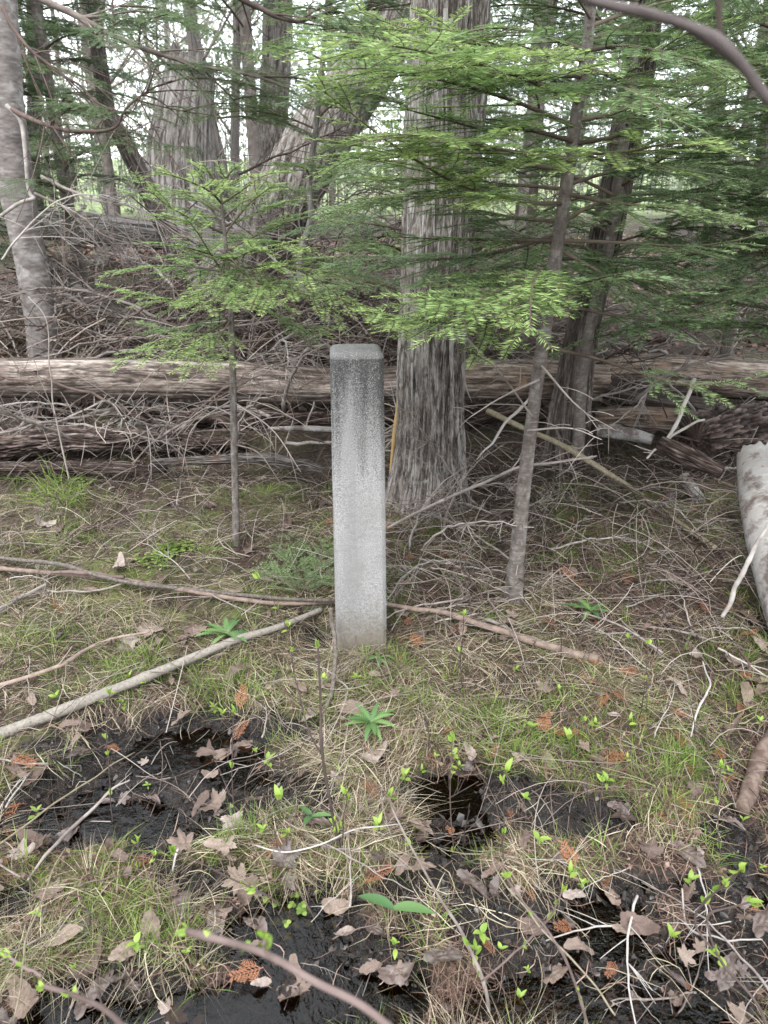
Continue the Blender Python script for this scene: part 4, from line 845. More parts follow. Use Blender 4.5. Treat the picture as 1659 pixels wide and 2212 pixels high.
# drooping straw tufts over hummocks
g, rng = scatter(900, 7, (-300, 1950, 1020, 2500), mask=lambda g, px, py, r: mossmask(g, px, py, r) & (r.random(len(g)) < np.where(px < 1000, .8, .4)))
pb = P(776, 1408, 1.85); ex = np.array([[pb[0]+dx, 1.85+dy, 0.] for dx, dy in ((-.085,-.015),(-.05,-.02),(0,-.018),(.04,-.02),(.085,-.01),(.10,.06),(-.10,.05),(.02,-.03),(-.02,-.035),(.07,-.04))]); g = np.vstack([g, ex])
mb = MB(); V, Q, a = blades(g, rng, 46, .028, (.035, .11), (.0008, .0017), (.7, 2.2), (.6, .2), 6, .42); mb.add(V, Q, a=a)
tag(mb.obj('sedge_tufts', m_straw, smooth=False), 'drooping straw-coloured sedge over the hummocks', 'dry grass', kind='stuff')
spots = [(120,1060,60),(130,1180,50),(230,1175,40),(200,1440,60),(250,1450,60),(300,1480,50),(520,1530,40),(480,1500,50),(1290,1200,50),(1330,1220,40),(1010,1560,50),(1060,1640,40),(1430,1640,60),(1480,1700,60),(1500,1650,60),(1100,1560,40),
         (590,1790,70),(560,1740,50),(350,2000,80),(380,2060,60),(290,2020,60),(470,1880,30),(1030,1990,60),(1230,1620,40),(1180,1700,60),(330,1620,40),(820,1900,40),(950,1500,50),(60,1380,60),(1120,1610,50),(1640,1500,40),(1620,1420,50),(800,1500,60),(900,1450,60)]
rng = np.random.default_rng(8); pts = []
for a_, b_, c_ in spots:
    for _ in range(9): pts.append((a_+rng.normal(0, c_), b_+rng.normal(0, c_*.45)))
pts += [(rng.uniform(-200, 1800), rng.uniform(1040, 2350)) for _ in range(520)]
pts = np.array(pts); g = G(pts[:, 0], pts[:, 1]); g = g[(g[:, 2] > WL+.005) & (mudf(g[:, 0], g[:, 1]) < .6)]
mb = MB(); V, Q, a = blades(g, rng, 22, .022, (.03, .10), (.0011, .0026), (.1, 1.1), (.5, .22), 5, .4); mb.add(V, Q, a=a)
tag(mb.obj('green_grass', m_grass, smooth=False), 'short bright green grass in scattered tufts', 'grass', kind='stuff')
g = G([115, 140, 165, 125], [1085, 1095, 1080, 1060]); V, Q, a = blades(g, rng, 30, .05, (.08, .2), (.003, .006), (.2, 1.2), (.7, .15), 6, .4)
mb = MB(); mb.add(V, Q, a=a); o = mb.obj('grass_clump', m_grass, smooth=False); tag(o, 'tall lush green grass clump at far left below the rotten log', 'grass')

# ------------------------------------------------------------------ dead leaves
def leaf_mesh(name, outline, rng, curl, nr=8, k=80, veins=(0, .95, -.95, 1.95, -1.95)):
    th = np.linspace(0, 2*np.pi, k, endpoint=False); r = outline(th); rs = np.linspace(0, 1, nr+1)[1:]
    V = [[0, 0, 0]]; ph = rng.uniform(0, 6.28, 3)
    for q in rs:
        x = np.cos(th)*r*q; y = np.sin(th)*r*q; rr = np.hypot(x, y)
        z = curl*(.6*rr**2*np.cos(2*th+ph[0])+.35*rr**2*np.cos(3*th+ph[1])+.25*rr**2)+.10*noise(x*3, y*3, 0, int(ph[2]*50))+.05*noise(x*8, y*8, 0, 3)+.025*np.abs(np.cos(th*2.5))*rr
        V += list(np.stack([x, y, z], -1))
    V = np.array(V); j = np.arange(k); kk = (j+1) % k; T = np.stack([0*j, 1+j, 1+kk], -1)
    Q = np.concatenate([np.stack([1+q*k+j, 1+(q+1)*k+j, 1+(q+1)*k+kk, 1+q*k+kk], -1) for q in range(nr-1)])
    mb = MB(); mb.add(V, Q, T, a=np.clip(.42+.3*noise(V[:, 0]*3, V[:, 1]*3, 0, 9)+.35*np.exp(-(np.min([np.abs(V[:, 1]*math.cos(q)-V[:, 0]*math.sin(q))+9*(V[:, 0]*math.cos(q)+V[:, 1]*math.sin(q) < 0) for q in veins], 0)/.022)**2), 0, 1))
    s = np.linspace(0, 1, 5)[:, None]; tube(mb, np.array([-.25, 0, .02])+np.array([-.8, .1, .06])*s, .012, 4)
    return mb.me(name)
def maple(rng):
    jit = rng.normal(0, .04, 5)
    def f(th):
        a = (th+np.pi) % (2*np.pi)-np.pi; r = np.full_like(a, .42)
        for c_, h, w_ in ((0, .66, .24), (.95, .56, .22), (-.95, .54, .22), (1.95, .34, .22), (-1.95, .36, .22)):
            d = np.abs(a-c_); r = np.maximum(r, (.40+h*np.clip(1-d/(w_*2.3), 0, 1)**.75)*(1+.0*d))
        r = r*(1+.07*np.sin(a*23)+.05*np.sin(a*41+1)); return r*(1-.35*np.clip((np.abs(a)-2.6)/.5, 0, 1))
    return f
def oval(rng):
    e = rng.uniform(.34, .5); j = rng.integers(99); return lambda th: .95/np.sqrt(np.cos(th)**2+(np.sin(th)/e)**2)*(1+.03*np.sin(th*19)+.14*noise(np.cos(th)*3, np.sin(th)*3, 0, int(j)))
LV = []
for v in range(10):
    rng = np.random.default_rng(2000+v); LV.append(leaf_mesh('dead_leaf', maple(rng) if v < 6 else oval(rng), rng, rng.uniform(.2, .8)))
def put_leaf(px, py, size, v, mat, label, group=None, lift=.012, tilt=.3, rz=None, rng=np.random.default_rng(3)):
    g = G(px, py, lift); o = inst(LV[v], 'dead_leaf', mat, g, (rng.normal(0, tilt), rng.normal(0, tilt), rng.random()*6.28 if rz is None else rz), size, 0)
    return tag(o, label, 'leaf', group)
GL = 'large dead leaves that stand out'
for a_ in [(1577,1577,.058,0,'big pale grey maple leaf on the litter near the right edge'),(1035,1582,.034,1,'pale pointed leaf standing upright in the litter right of the rosette'),
    (728,1685,.030,2,'small crumpled lilac-grey leaf on the mud in front of the post'),(398,1050,.024,3,'folded pinkish dead leaf on grass between the young fir and the rotten log'),
    (330,1360,.060,4,'broad curled brown leaf on moss above the thick slanting stick'),(285,1385,.045,2,'flat pink-brown leaf beside the broad curled leaf'),(425,1370,.036,1,'brown leaf standing on edge left of the post'),
    (1450,1195,.035,0,'grey leaf on the litter beside the yellowish pole'),(470,1745,.045,5,'torn pale leaf at the edge of the left puddle'),(180,1570,.05,4,'wide pinkish leaf under the thick slanting stick'),
    (850,1760,.036,3,'pale curled leaf in the mud at the centre'),(1320,1925,.030,7,'dark oval leaf lying on the wet mud at lower right'),(1485,1940,.034,2,'pale leaf under a green sprout at lower right'),(1500,1700,.034,5,'upright pale torn leaf in the grass at right'),
    (1640,1475,.05,0,'white shredded leaf or bark at the right edge'),(875,1448,.028,6,'shiny pale leaf just in front of the foot of the post'),(835,1455,.033,5,'reddish leaf beside the shiny pale leaf'),(700,1480,.034,1,'brown leaf left of the foot of the post'),
    (1110,1335,.03,2,'lilac upright leaf above the reddish stick'),(850,1100,.0001,2,None),(640,1680,.034,3,'reddish crumpled leaf by the left puddle'),(520,1900,.04,4,'hanging brown leaf below the mossy hummock'),(1060,1890,.035,3,'pale curled leaf at the edge of the central moss'),
    (220,1000,.0001,3,None),(1440,1330,.03,4,'brown leaf on litter at the middle right'),(1420,1480,.03,5,'upright pinkish leaf between the sticks at right'),(1180,1490,.036,2,'dark folded leaf below the sawn end of the reddish stick')]:
    if a_[4]: put_leaf(a_[0], a_[1], a_[2], a_[3], m_dead, a_[4], GL, .018)
rng = np.random.default_rng(12); NL = 272; LS = rng.uniform(.016, .046, NL)
px = rng.uniform(-120, 1780, NL); py = rng.uniform(1040, 2260, NL)**1.0
gp = G(px, py)
for q in range(NL):
    wetm = rng.random() < (.45 if py[q] > 1620 else .2)
    v_ = int(rng.choice(10, p=[.06]*6+[.16]*4)); lobed = v_ < 6
    o = inst(LV[v_], 'dead_leaf', m_deaddark if wetm else m_dead, gp[q]+UP*rng.uniform(.012, .03), (rng.normal(0, .26), rng.normal(0, .26), rng.random()*6.28), LS[q], 0)
    ds = ('large' if LS[q] > .033 else 'small')+(' dark wet ' if wetm else ' pale brown ')+('lobed' if lobed else 'oval')+' dead leaf '+where(px[q], py[q]); tag(o, ds, 'leaf', 'fallen leaves: '+ds)

# ------------------------------------------------------------------ rusty cedar fronds
FV = []
for v in range(5):
    rng = np.random.default_rng(2500+v); mb = MB()
    def rib(p0, d, L, w_):
        s = np.linspace(0, 1, 4)[:, None]; n2 = unit(np.cross(d, UP)); p = p0+d*L*s+UP*.04*s*(1-s); V = np.concatenate([p-n2*w_*(1-.6*s), p+n2*w_*(1-.6*s)]); i = np.arange(3)
        mb.add(V, np.stack([i, i+1, i+5, i+4], -1), a=rng.random())
        return p
    ax = rib(np.zeros(3), np.array([1., 0, 0]), 1, .014)
    for t in np.linspace(.1, .95, 8):
        for sd_ in (-1, 1):
            d = unit(np.array([.75, sd_*.7, rng.normal(.05, .18)])); L = .5*(1-t*.65)*rng.uniform(.6, 1.1); o = np.array([t, 0, .02]); rib(o, d, L, .014)
            for u in (.3, .5, .7, .88):
                for s2 in (-1, 1): a2 = math.atan2(d[1], d[0])+s2*.65; rib(o+d*L*u, np.array([math.cos(a2), math.sin(a2), rng.normal(.05, .15)]), L*.36*(1.1-u*.6), .014)
    FV.append(mb.me('cedar_frond', False))
rng = np.random.default_rng(13)
fr = [(860,1400),(880,1415),(905,1400),(790,1680),(520,1540),(530,1560),(1450,1540),(1465,1590),(1330,1495),(1310,1500),(1160,1585),(1185,1590),(860,1140),(930,1150),(870,1210),(960,1215),(1240,1255),(1260,1275),(20,1790),(35,1760),(60,1740),(15,1850),
      (1280,1110),(1200,1350),(1600,1450),(1560,1400),(1410,1760),(1500,1780),(1380,1460),(330,1850),(570,2100),(780,1920),(1100,1790),(1240,1890),(1150,1950),(1640,1960),(1560,1700),(700,1130),(720,1220),(30,1640),(820,1380),(130,1330),(640,1820),(1290,1640),(1530,1330),(1360,1240)]
for q, (a_, b_) in enumerate(fr):
    g = G(a_, b_, .014); o = inst(FV[q % 5], 'cedar_frond', m_orange, g, (rng.normal(0, .3), rng.normal(-.1, .25), rng.random()*6.28), rng.uniform(.045, .08), 0)
    tag(o, 'rusty orange dead cedar frond '+where(a_, b_), 'frond', 'orange fronds '+where(a_, b_))
for q in range(60):
    a_, b_ = (rng.uniform(850, 1700), rng.uniform(1050, 1750)) if q < 45 else (rng.uniform(0, 1700), rng.uniform(1400, 2200)); g = G(a_, b_, .01); o = inst(FV[q % 5], 'cedar_frond', m_orange, g, (rng.normal(0, .3), rng.normal(-.1, .25), rng.random()*6.28), rng.uniform(.03, .06), 0)
    tag(o, 'rusty orange dead cedar frond '+where(a_, b_), 'frond', 'orange fronds '+where(a_, b_))

# ------------------------------------------------------------------ green sprouts, rosettes, weeds
def blade_leaf(mb, o, d, nrm, L, W, rng, fold=.25, teeth=0, npt=7):
    s = np.linspace(0, 1, npt); prof = np.sin(np.pi*s**.85)**.8*(1+teeth*(np.arange(npt) % 2)); S = unit(np.cross(d, nrm))
    mid = o+d*L*s[:, None]+nrm*(-.25*L*s[:, None]**2); e = W*.5*prof[:, None]
    V = np.concatenate([mid-S*e+nrm*fold*e, mid, mid+S*e+nrm*fold*e]); i = np.arange(npt-1)
    mb.add(V, np.concatenate([np.stack([i, i+1, i+npt+1, i+npt], -1), np.stack([i+npt, i+npt+1, i+2*npt+1, i+2*npt], -1)]), a=rng.random())
SP = []
for v in range(6):
    rng = np.random.default_rng(2700+v); H = rng.uniform(.7, 1.3); st = MB(); s = np.linspace(0, 1, 7)[:, None]; p = UP*H*s+np.array([rng.normal(0, .12), rng.normal(0, .12), 0])*s**2; tube(st, p, np.linspace(.035, .022, 7), 5)
    L_ = []
    for k in range([3, 4, 5, 4, 6, 3][v]):
        m_ = MB(); az = k*2.4+rng.random(); el = rng.uniform(.5, 1.3) if k < 3 else rng.uniform(.1, .7); d = np.array([math.cos(az)*math.cos(el), math.sin(az)*math.cos(el), math.sin(el)]); nr_ = unit(np.cross(np.cross(d, UP), d))
        blade_leaf(m_, p[-1-(k//3)*2], d, nr_, rng.uniform(.45, .85), rng.uniform(.2, .38), rng, .35); L_.append(m_.me('leaf'))
    SP.append((st.me('stem'), L_))
for s_, L_ in SP:
    s_.materials.append(m_firwood)
    for l_ in L_: l_.materials.append(m_sprout)
def sprout(g, size, v, rz, label, group):
    r_ = empty('sprout', tuple(g)); r_.rotation_euler = (0, 0, rz); r_.scale = (size,)*3; tag(r_, label, 'seedling', group)
    st = link('stem', SP[v][0], None, r_)
    for l_ in SP[v][1]: link('leaf', l_, None, r_)
rng = np.random.default_rng(14)
spr = [(125,1520,'on the thick stick at the far left'),(215,1540,'below the thick stick, left'),(270,1525,'beside the thick stick'),(285,1480,'just above the thick stick'),(468,1535,'right of the left puddle top'),(480,1560,'by the orange fronds left of the stems'),(700,1480,'left of the post foot'),
       (770,1470,'directly in front of the post'),(625,1300,'by the long sticks left of the post'),(625,1370,'at the upper end of the thick stick'),(533,1150,'beside the foot of the young fir'),(1010,1350,'on the reddish stick'),(1350,1395,'upper right, pair of leaves'),(1420,1395,'right, above the pinkish leaf'),
       (1110,1450,'below the reddish stick'),(1355,1570,'at right above the big leaf row'),(1280,1580,'right of the orange fronds'),(1225,1640,'broad leaves at right centre'),(1145,1590,'near the upright pale leaf'),(975,1645,'right of the rosette, low'),(985,1670,'under the rosette sprout'),(910,1670,'centre mud edge, left one'),(875,1690,'centre mud edge, thin one'),
       (1095,1700,'large pair of leaves right of centre'),(1130,1745,'beside the large pair'),(1305,1695,'on a pinkish stem at right'),(1565,1670,'near the right edge'),(1350,1645,'tall narrow one at right'),(580,1650,'single round leaf left of centre'),(605,1780,'on the mossy hummock, bright'),(570,1805,'folded leaf on the mossy hummock'),
       (1160,1840,'alone on the mud right of centre'),(1255,1920,'lower right, dark-stemmed'),(1225,1905,'lower right, pale bud'),(1485,1915,'spread flat over a pale leaf'),(1435,2040,'largest cluster at lower right'),(1080,2055,'pair of round leaves at lower centre'),(1030,2040,'narrow one at lower centre'),(1025,2080,'lowest of the lower centre group'),(855,2060,'tiny one in the mud at lower centre'),
       (1120,2165,'at the bottom beside the water'),(1600,1800,'fine-leaved at the right edge'),(90,1990,'dark-stemmed at the lower left'),(295,2070,'tiny one on the lower left hummock'),(80,1770,'narrow one at the left among orange fronds'),(340,1865,'lower left of centre, small'),(820,1800,'dark green pair in the centre'),(1200,1500,'small one below the sawn stick'),(320,1500,'over the moss by the thick stick'),(1640,1560,'at right by the big leaf')]
for q, (a_, b_, t_) in enumerate(spr):
    big_ = 1.5 if a_ in (1435, 1095, 1225, 605) else 1; sprout(G(a_, b_+14), rng.uniform(.024, .038)*big_, q % 6, rng.random()*6.28, 'yellow-green leafy sprout '+t_, 'yellow-green sprouts')
for q in range(14):
    a_, b_ = rng.uniform(0, 1659), rng.uniform(1420, 2150); sprout(G(a_, b_), rng.uniform(.016, .026), q % 6, rng.random()*6.28, 'tiny yellow-green sprout '+where(a_, b_), 'tiny sprouts '+where(a_, b_))
def rosette(px, py, n_, L, label, seed, jagged=True):
    rng = np.random.default_rng(seed); g = G(px, py, .024); r_ = empty('rosette_plant', tuple(g)); tag(r_, label, 'weed')
    for k in range(n_):
        mb = MB(); az = k*6.28/n_+rng.normal(0, .25); el = rng.uniform(.1, .9); d = np.array([math.cos(az)*math.cos(el), math.sin(az)*math.cos(el), math.sin(el)]); nr_ = unit(np.cross(np.cross(d, UP), d))
        npt = 27; l = L*rng.uniform(.7, 1.1); s = np.linspace(0, 1, npt); prof = np.sin(np.pi*np.clip(s*.9+.08, 0, 1))**.8*(1-.6*(np.arange(npt) % 2) if jagged else 1); S = unit(np.cross(d, nr_)); mid = d*l*s[:, None]-nr_*.5*l*s[:, None]**2; e = l*.16*np.asarray(prof)[:, None]
        V = np.concatenate([mid-S*e+nr_*.3*e, mid, mid+S*e+nr_*.3*e]); i = np.arange(npt-1); mb.add(V, np.concatenate([np.stack([i, i+1, i+npt+1, i+npt], -1), np.stack([i+npt, i+npt+1, i+2*npt+1, i+2*npt], -1)]), a=rng.random())
        mb.obj('leaf', m_weed, r_)
rosette(802, 1565, 13, .078, 'spiky dark green rosette in front of the post', 1)
rosette(490, 1372, 10, .085, 'blue-green toothed rosette behind the thick slanting stick', 2)
rosette(1275, 1325, 9, .09, 'flat jagged green rosette behind the reddish stick at right', 3)
rosette(850, 1965, 2, .07, 'single broad flat green leaf in the lower centre', 4, False)
rosette(675, 1770, 3, .05, 'dull green flat leaves in the mud left of centre', 5, False)
rosette(545, 1000, 2, .03, 'round green leaf in front of the grey plank of rotten wood', 6, False)
rosette(470, 1190, 2, .035, 'small grey-green leaf left of the young fir foot', 7, False)
rosette(820, 1425, 7, .045, 'small lobed green leaves at the foot of the post', 8)
for q, (a_, b_, t_) in enumerate([(360,1200,'left of the young fir foot'),(330,1215,'in the grass left of the young fir'),(160,1050,'below the rotten log at left'),(400,1190,'next to the young fir foot'),(640,1980,'lower centre')]):
    rng = np.random.default_rng(50+q); g = G(a_, b_); r_ = empty('clover_patch', tuple(g)); tag(r_, 'patch of small round pale green leaves '+t_, 'weed', 'round-leaved weed patches'); mb = MB()
    for k in range(60):
        o = np.array([rng.normal(0, .035), rng.normal(0, .03), 0]); hz = rng.uniform(.01, .03); az = rng.random()*6.28
        tube(mb, np.array([o*.8, o+UP*hz]), .0006, 3, caps=False)
        for e in range(3): a3 = az+e*2.1; blade_leaf(mb, o+UP*hz, np.array([math.cos(a3), math.sin(a3), .15]), UP, .011, .011, rng, .1, npt=5)
    mb.obj('leaves', m_grass, r_)
# small fir seedling fallen bough beside the post
root = empty('fir_seedling', tuple(G(640, 1290))); tag(root, 'low dark green fir bough on the ground just left of the post', 'seedling'); g = G(640, 1290)
for q, pts in enumerate([[(650,1290,.02),(640,1230,.05),(620,1160,.07)],[(650,1290,.02),(600,1250,.04),(560,1225,.05)],[(650,1290,.02),(690,1220,.04),(700,1170,.05)],[(660,1290,.02),(690,1260,.03),(712,1230,.04)],[(650,1300,.02),(690,1310,.02),(710,1300,.02)]]):
    fir_branch(root, np.array([G(*p_) for p_ in pts])-g, 400+q, m_need, bare=.05, ln=.017, lat=.45, tone=.45, r0=.003, sp=.0024, wd=.0016, lsp=.03)

# ------------------------------------------------------------------ foreground shrubs, the near ones out of focus
m_shrub = twigmat('shrub_twig', (.028,.020,.017), (.085,.062,.053))
m_pinktwig = twigmat('pinkish_twig', (.075,.052,.046), (.17,.125,.112))
def shrub(name, label, stems, seed, mat, buds=True, group='budding shrubs in the foreground', leaf=None):
    rng = np.random.default_rng(seed); b0 = P(*stems[0][0][0]) if len(stems[0][0][0]) == 3 else G(*stems[0][0][0]); r_ = empty(name, tuple(b0)); tag(r_, label, 'shrub', group)
    for pts, ra, rb in stems:
        p = smoothpath(np.array([P(*t_) for t_ in pts])-b0, 40); s = np.linspace(0, 1, 40); p += np.stack([noise(s*9, k*5.+seed, 0, seed) for k in range(3)], -1)*.0025*min(1, (pts[0][2]/1.0)**2)
        mb = MB(); tube(mb, p, np.linspace(ra, rb, 40)*(1+.25*(noise(s*13, 3., 0, seed) > .55)), 8); st = mb.obj('stem', mat, r_)
        if buds:
            for k in [39]+list(rng.integers(10, 36, 3)):
                m_ = MB(); T = unit(p[k]-p[k-2]); q = p[k]
                for e in range(4 if k == 39 else 2):
                    d = unit(T+rng.normal(0, .45, 3)); blade_leaf(m_, q, d, unit(np.cross(d, rng.normal(0, 1, 3))), rng.uniform(.014, .024)*(leaf or 1), .009*(leaf or 1), rng, .5)
                m_.obj('leaf', m_sprout, st)
shrub('shrub', 'slender bare dark shrub rising from the bottom edge in front of the post', [
    ([(862,2290,.95),(866,2150,1.0),(845,2060,1.03),(795,2000,1.06),(758,1930,1.1),(735,1830,1.15),(712,1720,1.2),(695,1620,1.25),(690,1500,1.32),(688,1400,1.38)], .0056, .0024),
    ([(735,1830,1.15),(745,1760,1.13),(748,1715,1.12)], .002, .0012), ([(758,1930,1.1),(690,1980,1.08),(650,2000,1.07),(590,1940,1.05),(500,1900,1.03),(380,1840,1.0)], .003, .0012),
    ([(742,1850,1.14),(720,1900,1.1),(660,1950,1.07),(640,1985,1.07)], .0028, .002), ([(700,1640,1.24),(660,1560,1.3),(640,1470,1.35),(620,1360,1.4),(560,1250,1.5)], .0022, .0009)], 1, m_shrub)
shrub('shrub', 'blurred grey twig arching from the bottom edge through the lower centre', [([(1062,2290,.8),(1050,2140,.85),(1000,2020,.9),(950,1940,.95),(900,1850,1.0),(852,1760,1.05),(840,1720,1.06)], .004, .0018)], 2, m_twig)
shrub('shrub', 'two crossed reddish twigs tipped with buds at lower right', [([(1290,2290,.75),(1240,2120,.78),(1190,2020,.8),(1130,1950,.82),(1095,1895,.83)], .0028, .0016), ([(1040,2120,.78),(1120,2050,.8),(1180,1990,.81),(1215,1925,.82)], .0018, .0014)], 3, m_pinktwig, leaf=.8)
shrub('shrub', 'very blurred thick pinkish twig crossing the bottom left of centre', [([(960,2330,.27),(800,2185,.30),(680,2120,.33),(560,2055,.37),(405,2012,.41)], .0026, .0029), ([(600,2080,.36),(575,2055,.36),(572,2030,.36)], .0018, .0016)], 4, m_pinktwig, leaf=.55)
shrub('shrub', 'blurred pinkish twig in the bottom left corner', [([(330,2300,.42),(240,2190,.45),(160,2150,.47),(95,2130,.48)], .003, .0025), ([(90,2110,.6),(40,2080,.62),(10,2060,.63)], .002, .002)], 5, m_pinktwig, leaf=.6)
shrub('shrub', 'thin dark twig curving at the right edge with a big blurred bud', [([(1700,2330,.7),(1640,2180,.75),(1560,2080,.8),(1530,2000,.83),(1540,1970,.84),(1620,1950,.85)], .0028, .0015), ([(1560,2080,.8),(1500,1980,.84),(1580,1900,.8),(1600,1880,.78)], .002, .0015)], 6, m_shrub, leaf=1.2)
shrub('shrub', 'fine dark stem with small leaves at lower left', [([(20,2060,1.05),(60,2040,1.05),(100,2010,1.05),(92,1985,1.05)], .003, .0015), ([(0,2010,1.1),(150,2005,1.1),(300,1990,1.12),(480,1965,1.15),(580,1960,1.17)], .0018, .001)], 7, m_shrub)
shrub('shrub', 'upright hair-thin stem left of the budding seedlings at middle right', [([(1155,2280,.95),(1170,1900,1.25),(1290,1700,1.4),(1262,1560,1.5)], .002, .0012), ([(1180,1450,1.7),(1230,1520,1.65),(1275,1620,1.5)], .001, .0015)], 8, m_shrub)
shrub('shrub', 'thin pale sapling twigs in front of the bare log at far left', [([(150,1040,2.9),(120,900,2.9),(108,800,2.9),(100,690,2.9),(60,640,2.9)], .0035, .0018), ([(120,900,2.9),(80,800,2.9),(60,700,2.9)], .002, .001)], 9, m_twig, False)
for q, (a_, b_) in enumerate([(265,1590),(235,1640),(300,1600),(950,1740),(1000,1840),(600,1870),(1500,1620),(1380,1560),(1250,1450),(1210,1440),(1440,1780),(560,1590),(930,1640)]):
    g = G(a_, b_); rng = np.random.default_rng(60+q); mb = MB(); s = np.linspace(0, 1, 12)[:, None]; H = rng.uniform(.08, .2)
    d = np.array([rng.normal(0, .35), rng.normal(0, .2), 1]); p = unit(d)*H*s+np.array([rng.normal(0, .1), 0, 0])*H*s**2; tube(mb, p, np.linspace(.0018, .0009, 12), 5)
    for e in range(3): k = rng.integers(4, 10); tube(mb, p[k]+unit(np.array([rng.normal(), rng.normal(), 1.2]))*H*.3*np.linspace(0, 1, 4)[:, None], .0008, 4)
    o = mb.obj('bare_twig', m_shrub); o.location = g; tag(o, 'hair-thin bare upright stem '+where(a_, b_), 'twig', 'bare upright stems '+where(a_, b_))
for q, (px_, top, Y_) in enumerate([(975,1600,1.25),(1300,1690,1.3),(235,1500,1.35),(505,1540,1.35),(1090,1690,1.15),(1555,1660,1.2),(1000,1330,1.7),(620,1800,1.15),(1400,1390,1.6),(300,1820,1.1)]):
    shrub('shrub', 'thin upright budding stem '+where(px_, top+60), [([(px_+14, top+420, Y_-.12), (px_+8, top+260, Y_-.07), (px_-4, top+120, Y_-.03), (px_, top, Y_)], .0019, .0010)], 20+q, m_shrub, group='thin budding stems')
# overhead branch, close and blurred
m_over = bark('smooth_branch_bark', [(.3, (.045, .036, .034)), (.6, (.13, .108, .104))], (2, 30, 1), .4)
r_, b0 = big('overhead_branch', 'thick smooth branch arching across the top right corner, out of focus', 'branch', [(1150, -60, .47), (1262, -5, .47), (1330, 15, .47), (1400, 30, .47), (1480, 55, .47), (1550, 92, .47), (1610, 150, .47), (1660, 215, .47), (1760, 330, .47)],
    [.0026, .0027, .0028, .0028, .0030, .0041, .0030, .0029, .0029], 'sapling', m_over, 120, 24, 91, part='limb')
mb = MB(); tube(mb, smoothpath([P(1556, 90, .47)-b0, P(1553, 40, .47)-b0, P(1552, -80, .47)-b0], 10), .0017, 8); mb.obj('twig', m_twigdark, r_)

# ------------------------------------------------------------------ firs filling the stand
FG = 'firs around the post'
def straight(px, pyb, Y, top=3.2, lean=0.0):
    b_ = P(px, pyb, Y); b_[2] = float(zf(b_[0], Y))-.05; return [b_, b_+np.array([lean*.3, 0, (top)*.4]), b_+np.array([lean*.7, 0.03, top*.75]), b_+np.array([lean, 0, top])]
fir([P(655, 640, 3.75), P(648, 560, 3.75), P(672, 470, 3.74), P(668, 390, 3.74), P(682, 280, 3.72), P(700, 100, 3.7), P(715, -150, 3.7)], [.018, .018, .016, .014, .012, .010, .006], .95, 2.6, 17, lambda t: .62-.2*t, m_need_bright, 'near', 71,
    'fir on a crooked dark stem between the young fir and the big cedar', FG, m_leftbark)
fir(straight(905, 700, 3.3, 2.6), [.02, .017, .013, .006], .75, 2.2, 26, lambda t: .75-.2*t, m_need, 'near', 72, 'fir hidden close behind the big cedar, boughs showing on both sides', FG)
fir(straight(1840, 900, 2.6, 3.0), [.035, .03, .022, .012], .78, 2.3, 44, lambda t: 1.0-.3*t, m_need, 'near', 73, 'fir outside the right edge, its boughs reaching into the picture', FG, az=(2.0, 4.6))
fir(straight(1560, 800, 3.6, 3.2), [.03, .026, .02, .01], 1.2, 2.9, 36, lambda t: .95-.3*t, m_need, 'near', 74, 'dense dark fir right of the brown cedar behind the logs', FG)
fir(straight(1130, 700, 4.3, 3.2), [.03, .026, .02, .01], 1.0, 3.0, 26, lambda t: .9-.3*t, m_need_dark, 'near', 75, 'dark fir seen between the big cedar and the slender fir', FG)
fir(straight(1700, 700, 5.2, 3.8), [.04, .033, .024, .01], 1.4, 3.5, 24, lambda t: 1.2-.4*t, m_need_dark, 'far', 77, 'broad dark fir at the right edge far behind the logs', FG)
fir(straight(175, 600, 5.3, 3.8), [.04, .035, .026, .012], 1.25, 3.4, 40, lambda t: .95-.2*t, m_need_dark, 'near', 78, 'drooping dark conifer beside the trunk at the left edge', FG)
fir(straight(-60, 600, 5.0, 3.6), [.04, .035, .026, .012], 1.0, 3.2, 40, lambda t: 1.1-.2*t, m_need_dark, 'near', 79, 'dark conifer just outside the left edge', FG)
fir(straight(1560, 560, 8.5, 5.4), [.06, .05, .03, .012], 1.6, 5.0, 30, lambda t: 1.6-.6*t, m_need_dark, 'far', 83, 'deep background fir near the right edge', FG)
fir(straight(60, 480, 9.5, 5.5), [.06, .05, .03, .012], 1.4, 5, 34, lambda t: 1.4-.5*t, m_need_dark, 'far', 84, 'deep background fir near the left edge', FG)
fir(straight(560, 500, 7.6, 6.5), [.06, .05, .03, .012], 2.6, 6, 26, lambda t: 1.3-.3*t, m_need_dark, 'near', 181, 'fir with high boughs behind the leaning cedar', FG)
fir(straight(250, 480, 8.6, 6.8), [.06, .05, .03, .012], 2.4, 6.4, 26, lambda t: 1.4-.3*t, m_need_dark, 'near', 182, 'fir with high boughs left of the snag top', FG)
fir(straight(1130, 500, 8.2, 6.8), [.06, .05, .03, .012], 1.8, 6.4, 30, lambda t: 1.4-.3*t, m_need_dark, 'near', 183, 'background fir between the big cedar and the slender fir', FG)
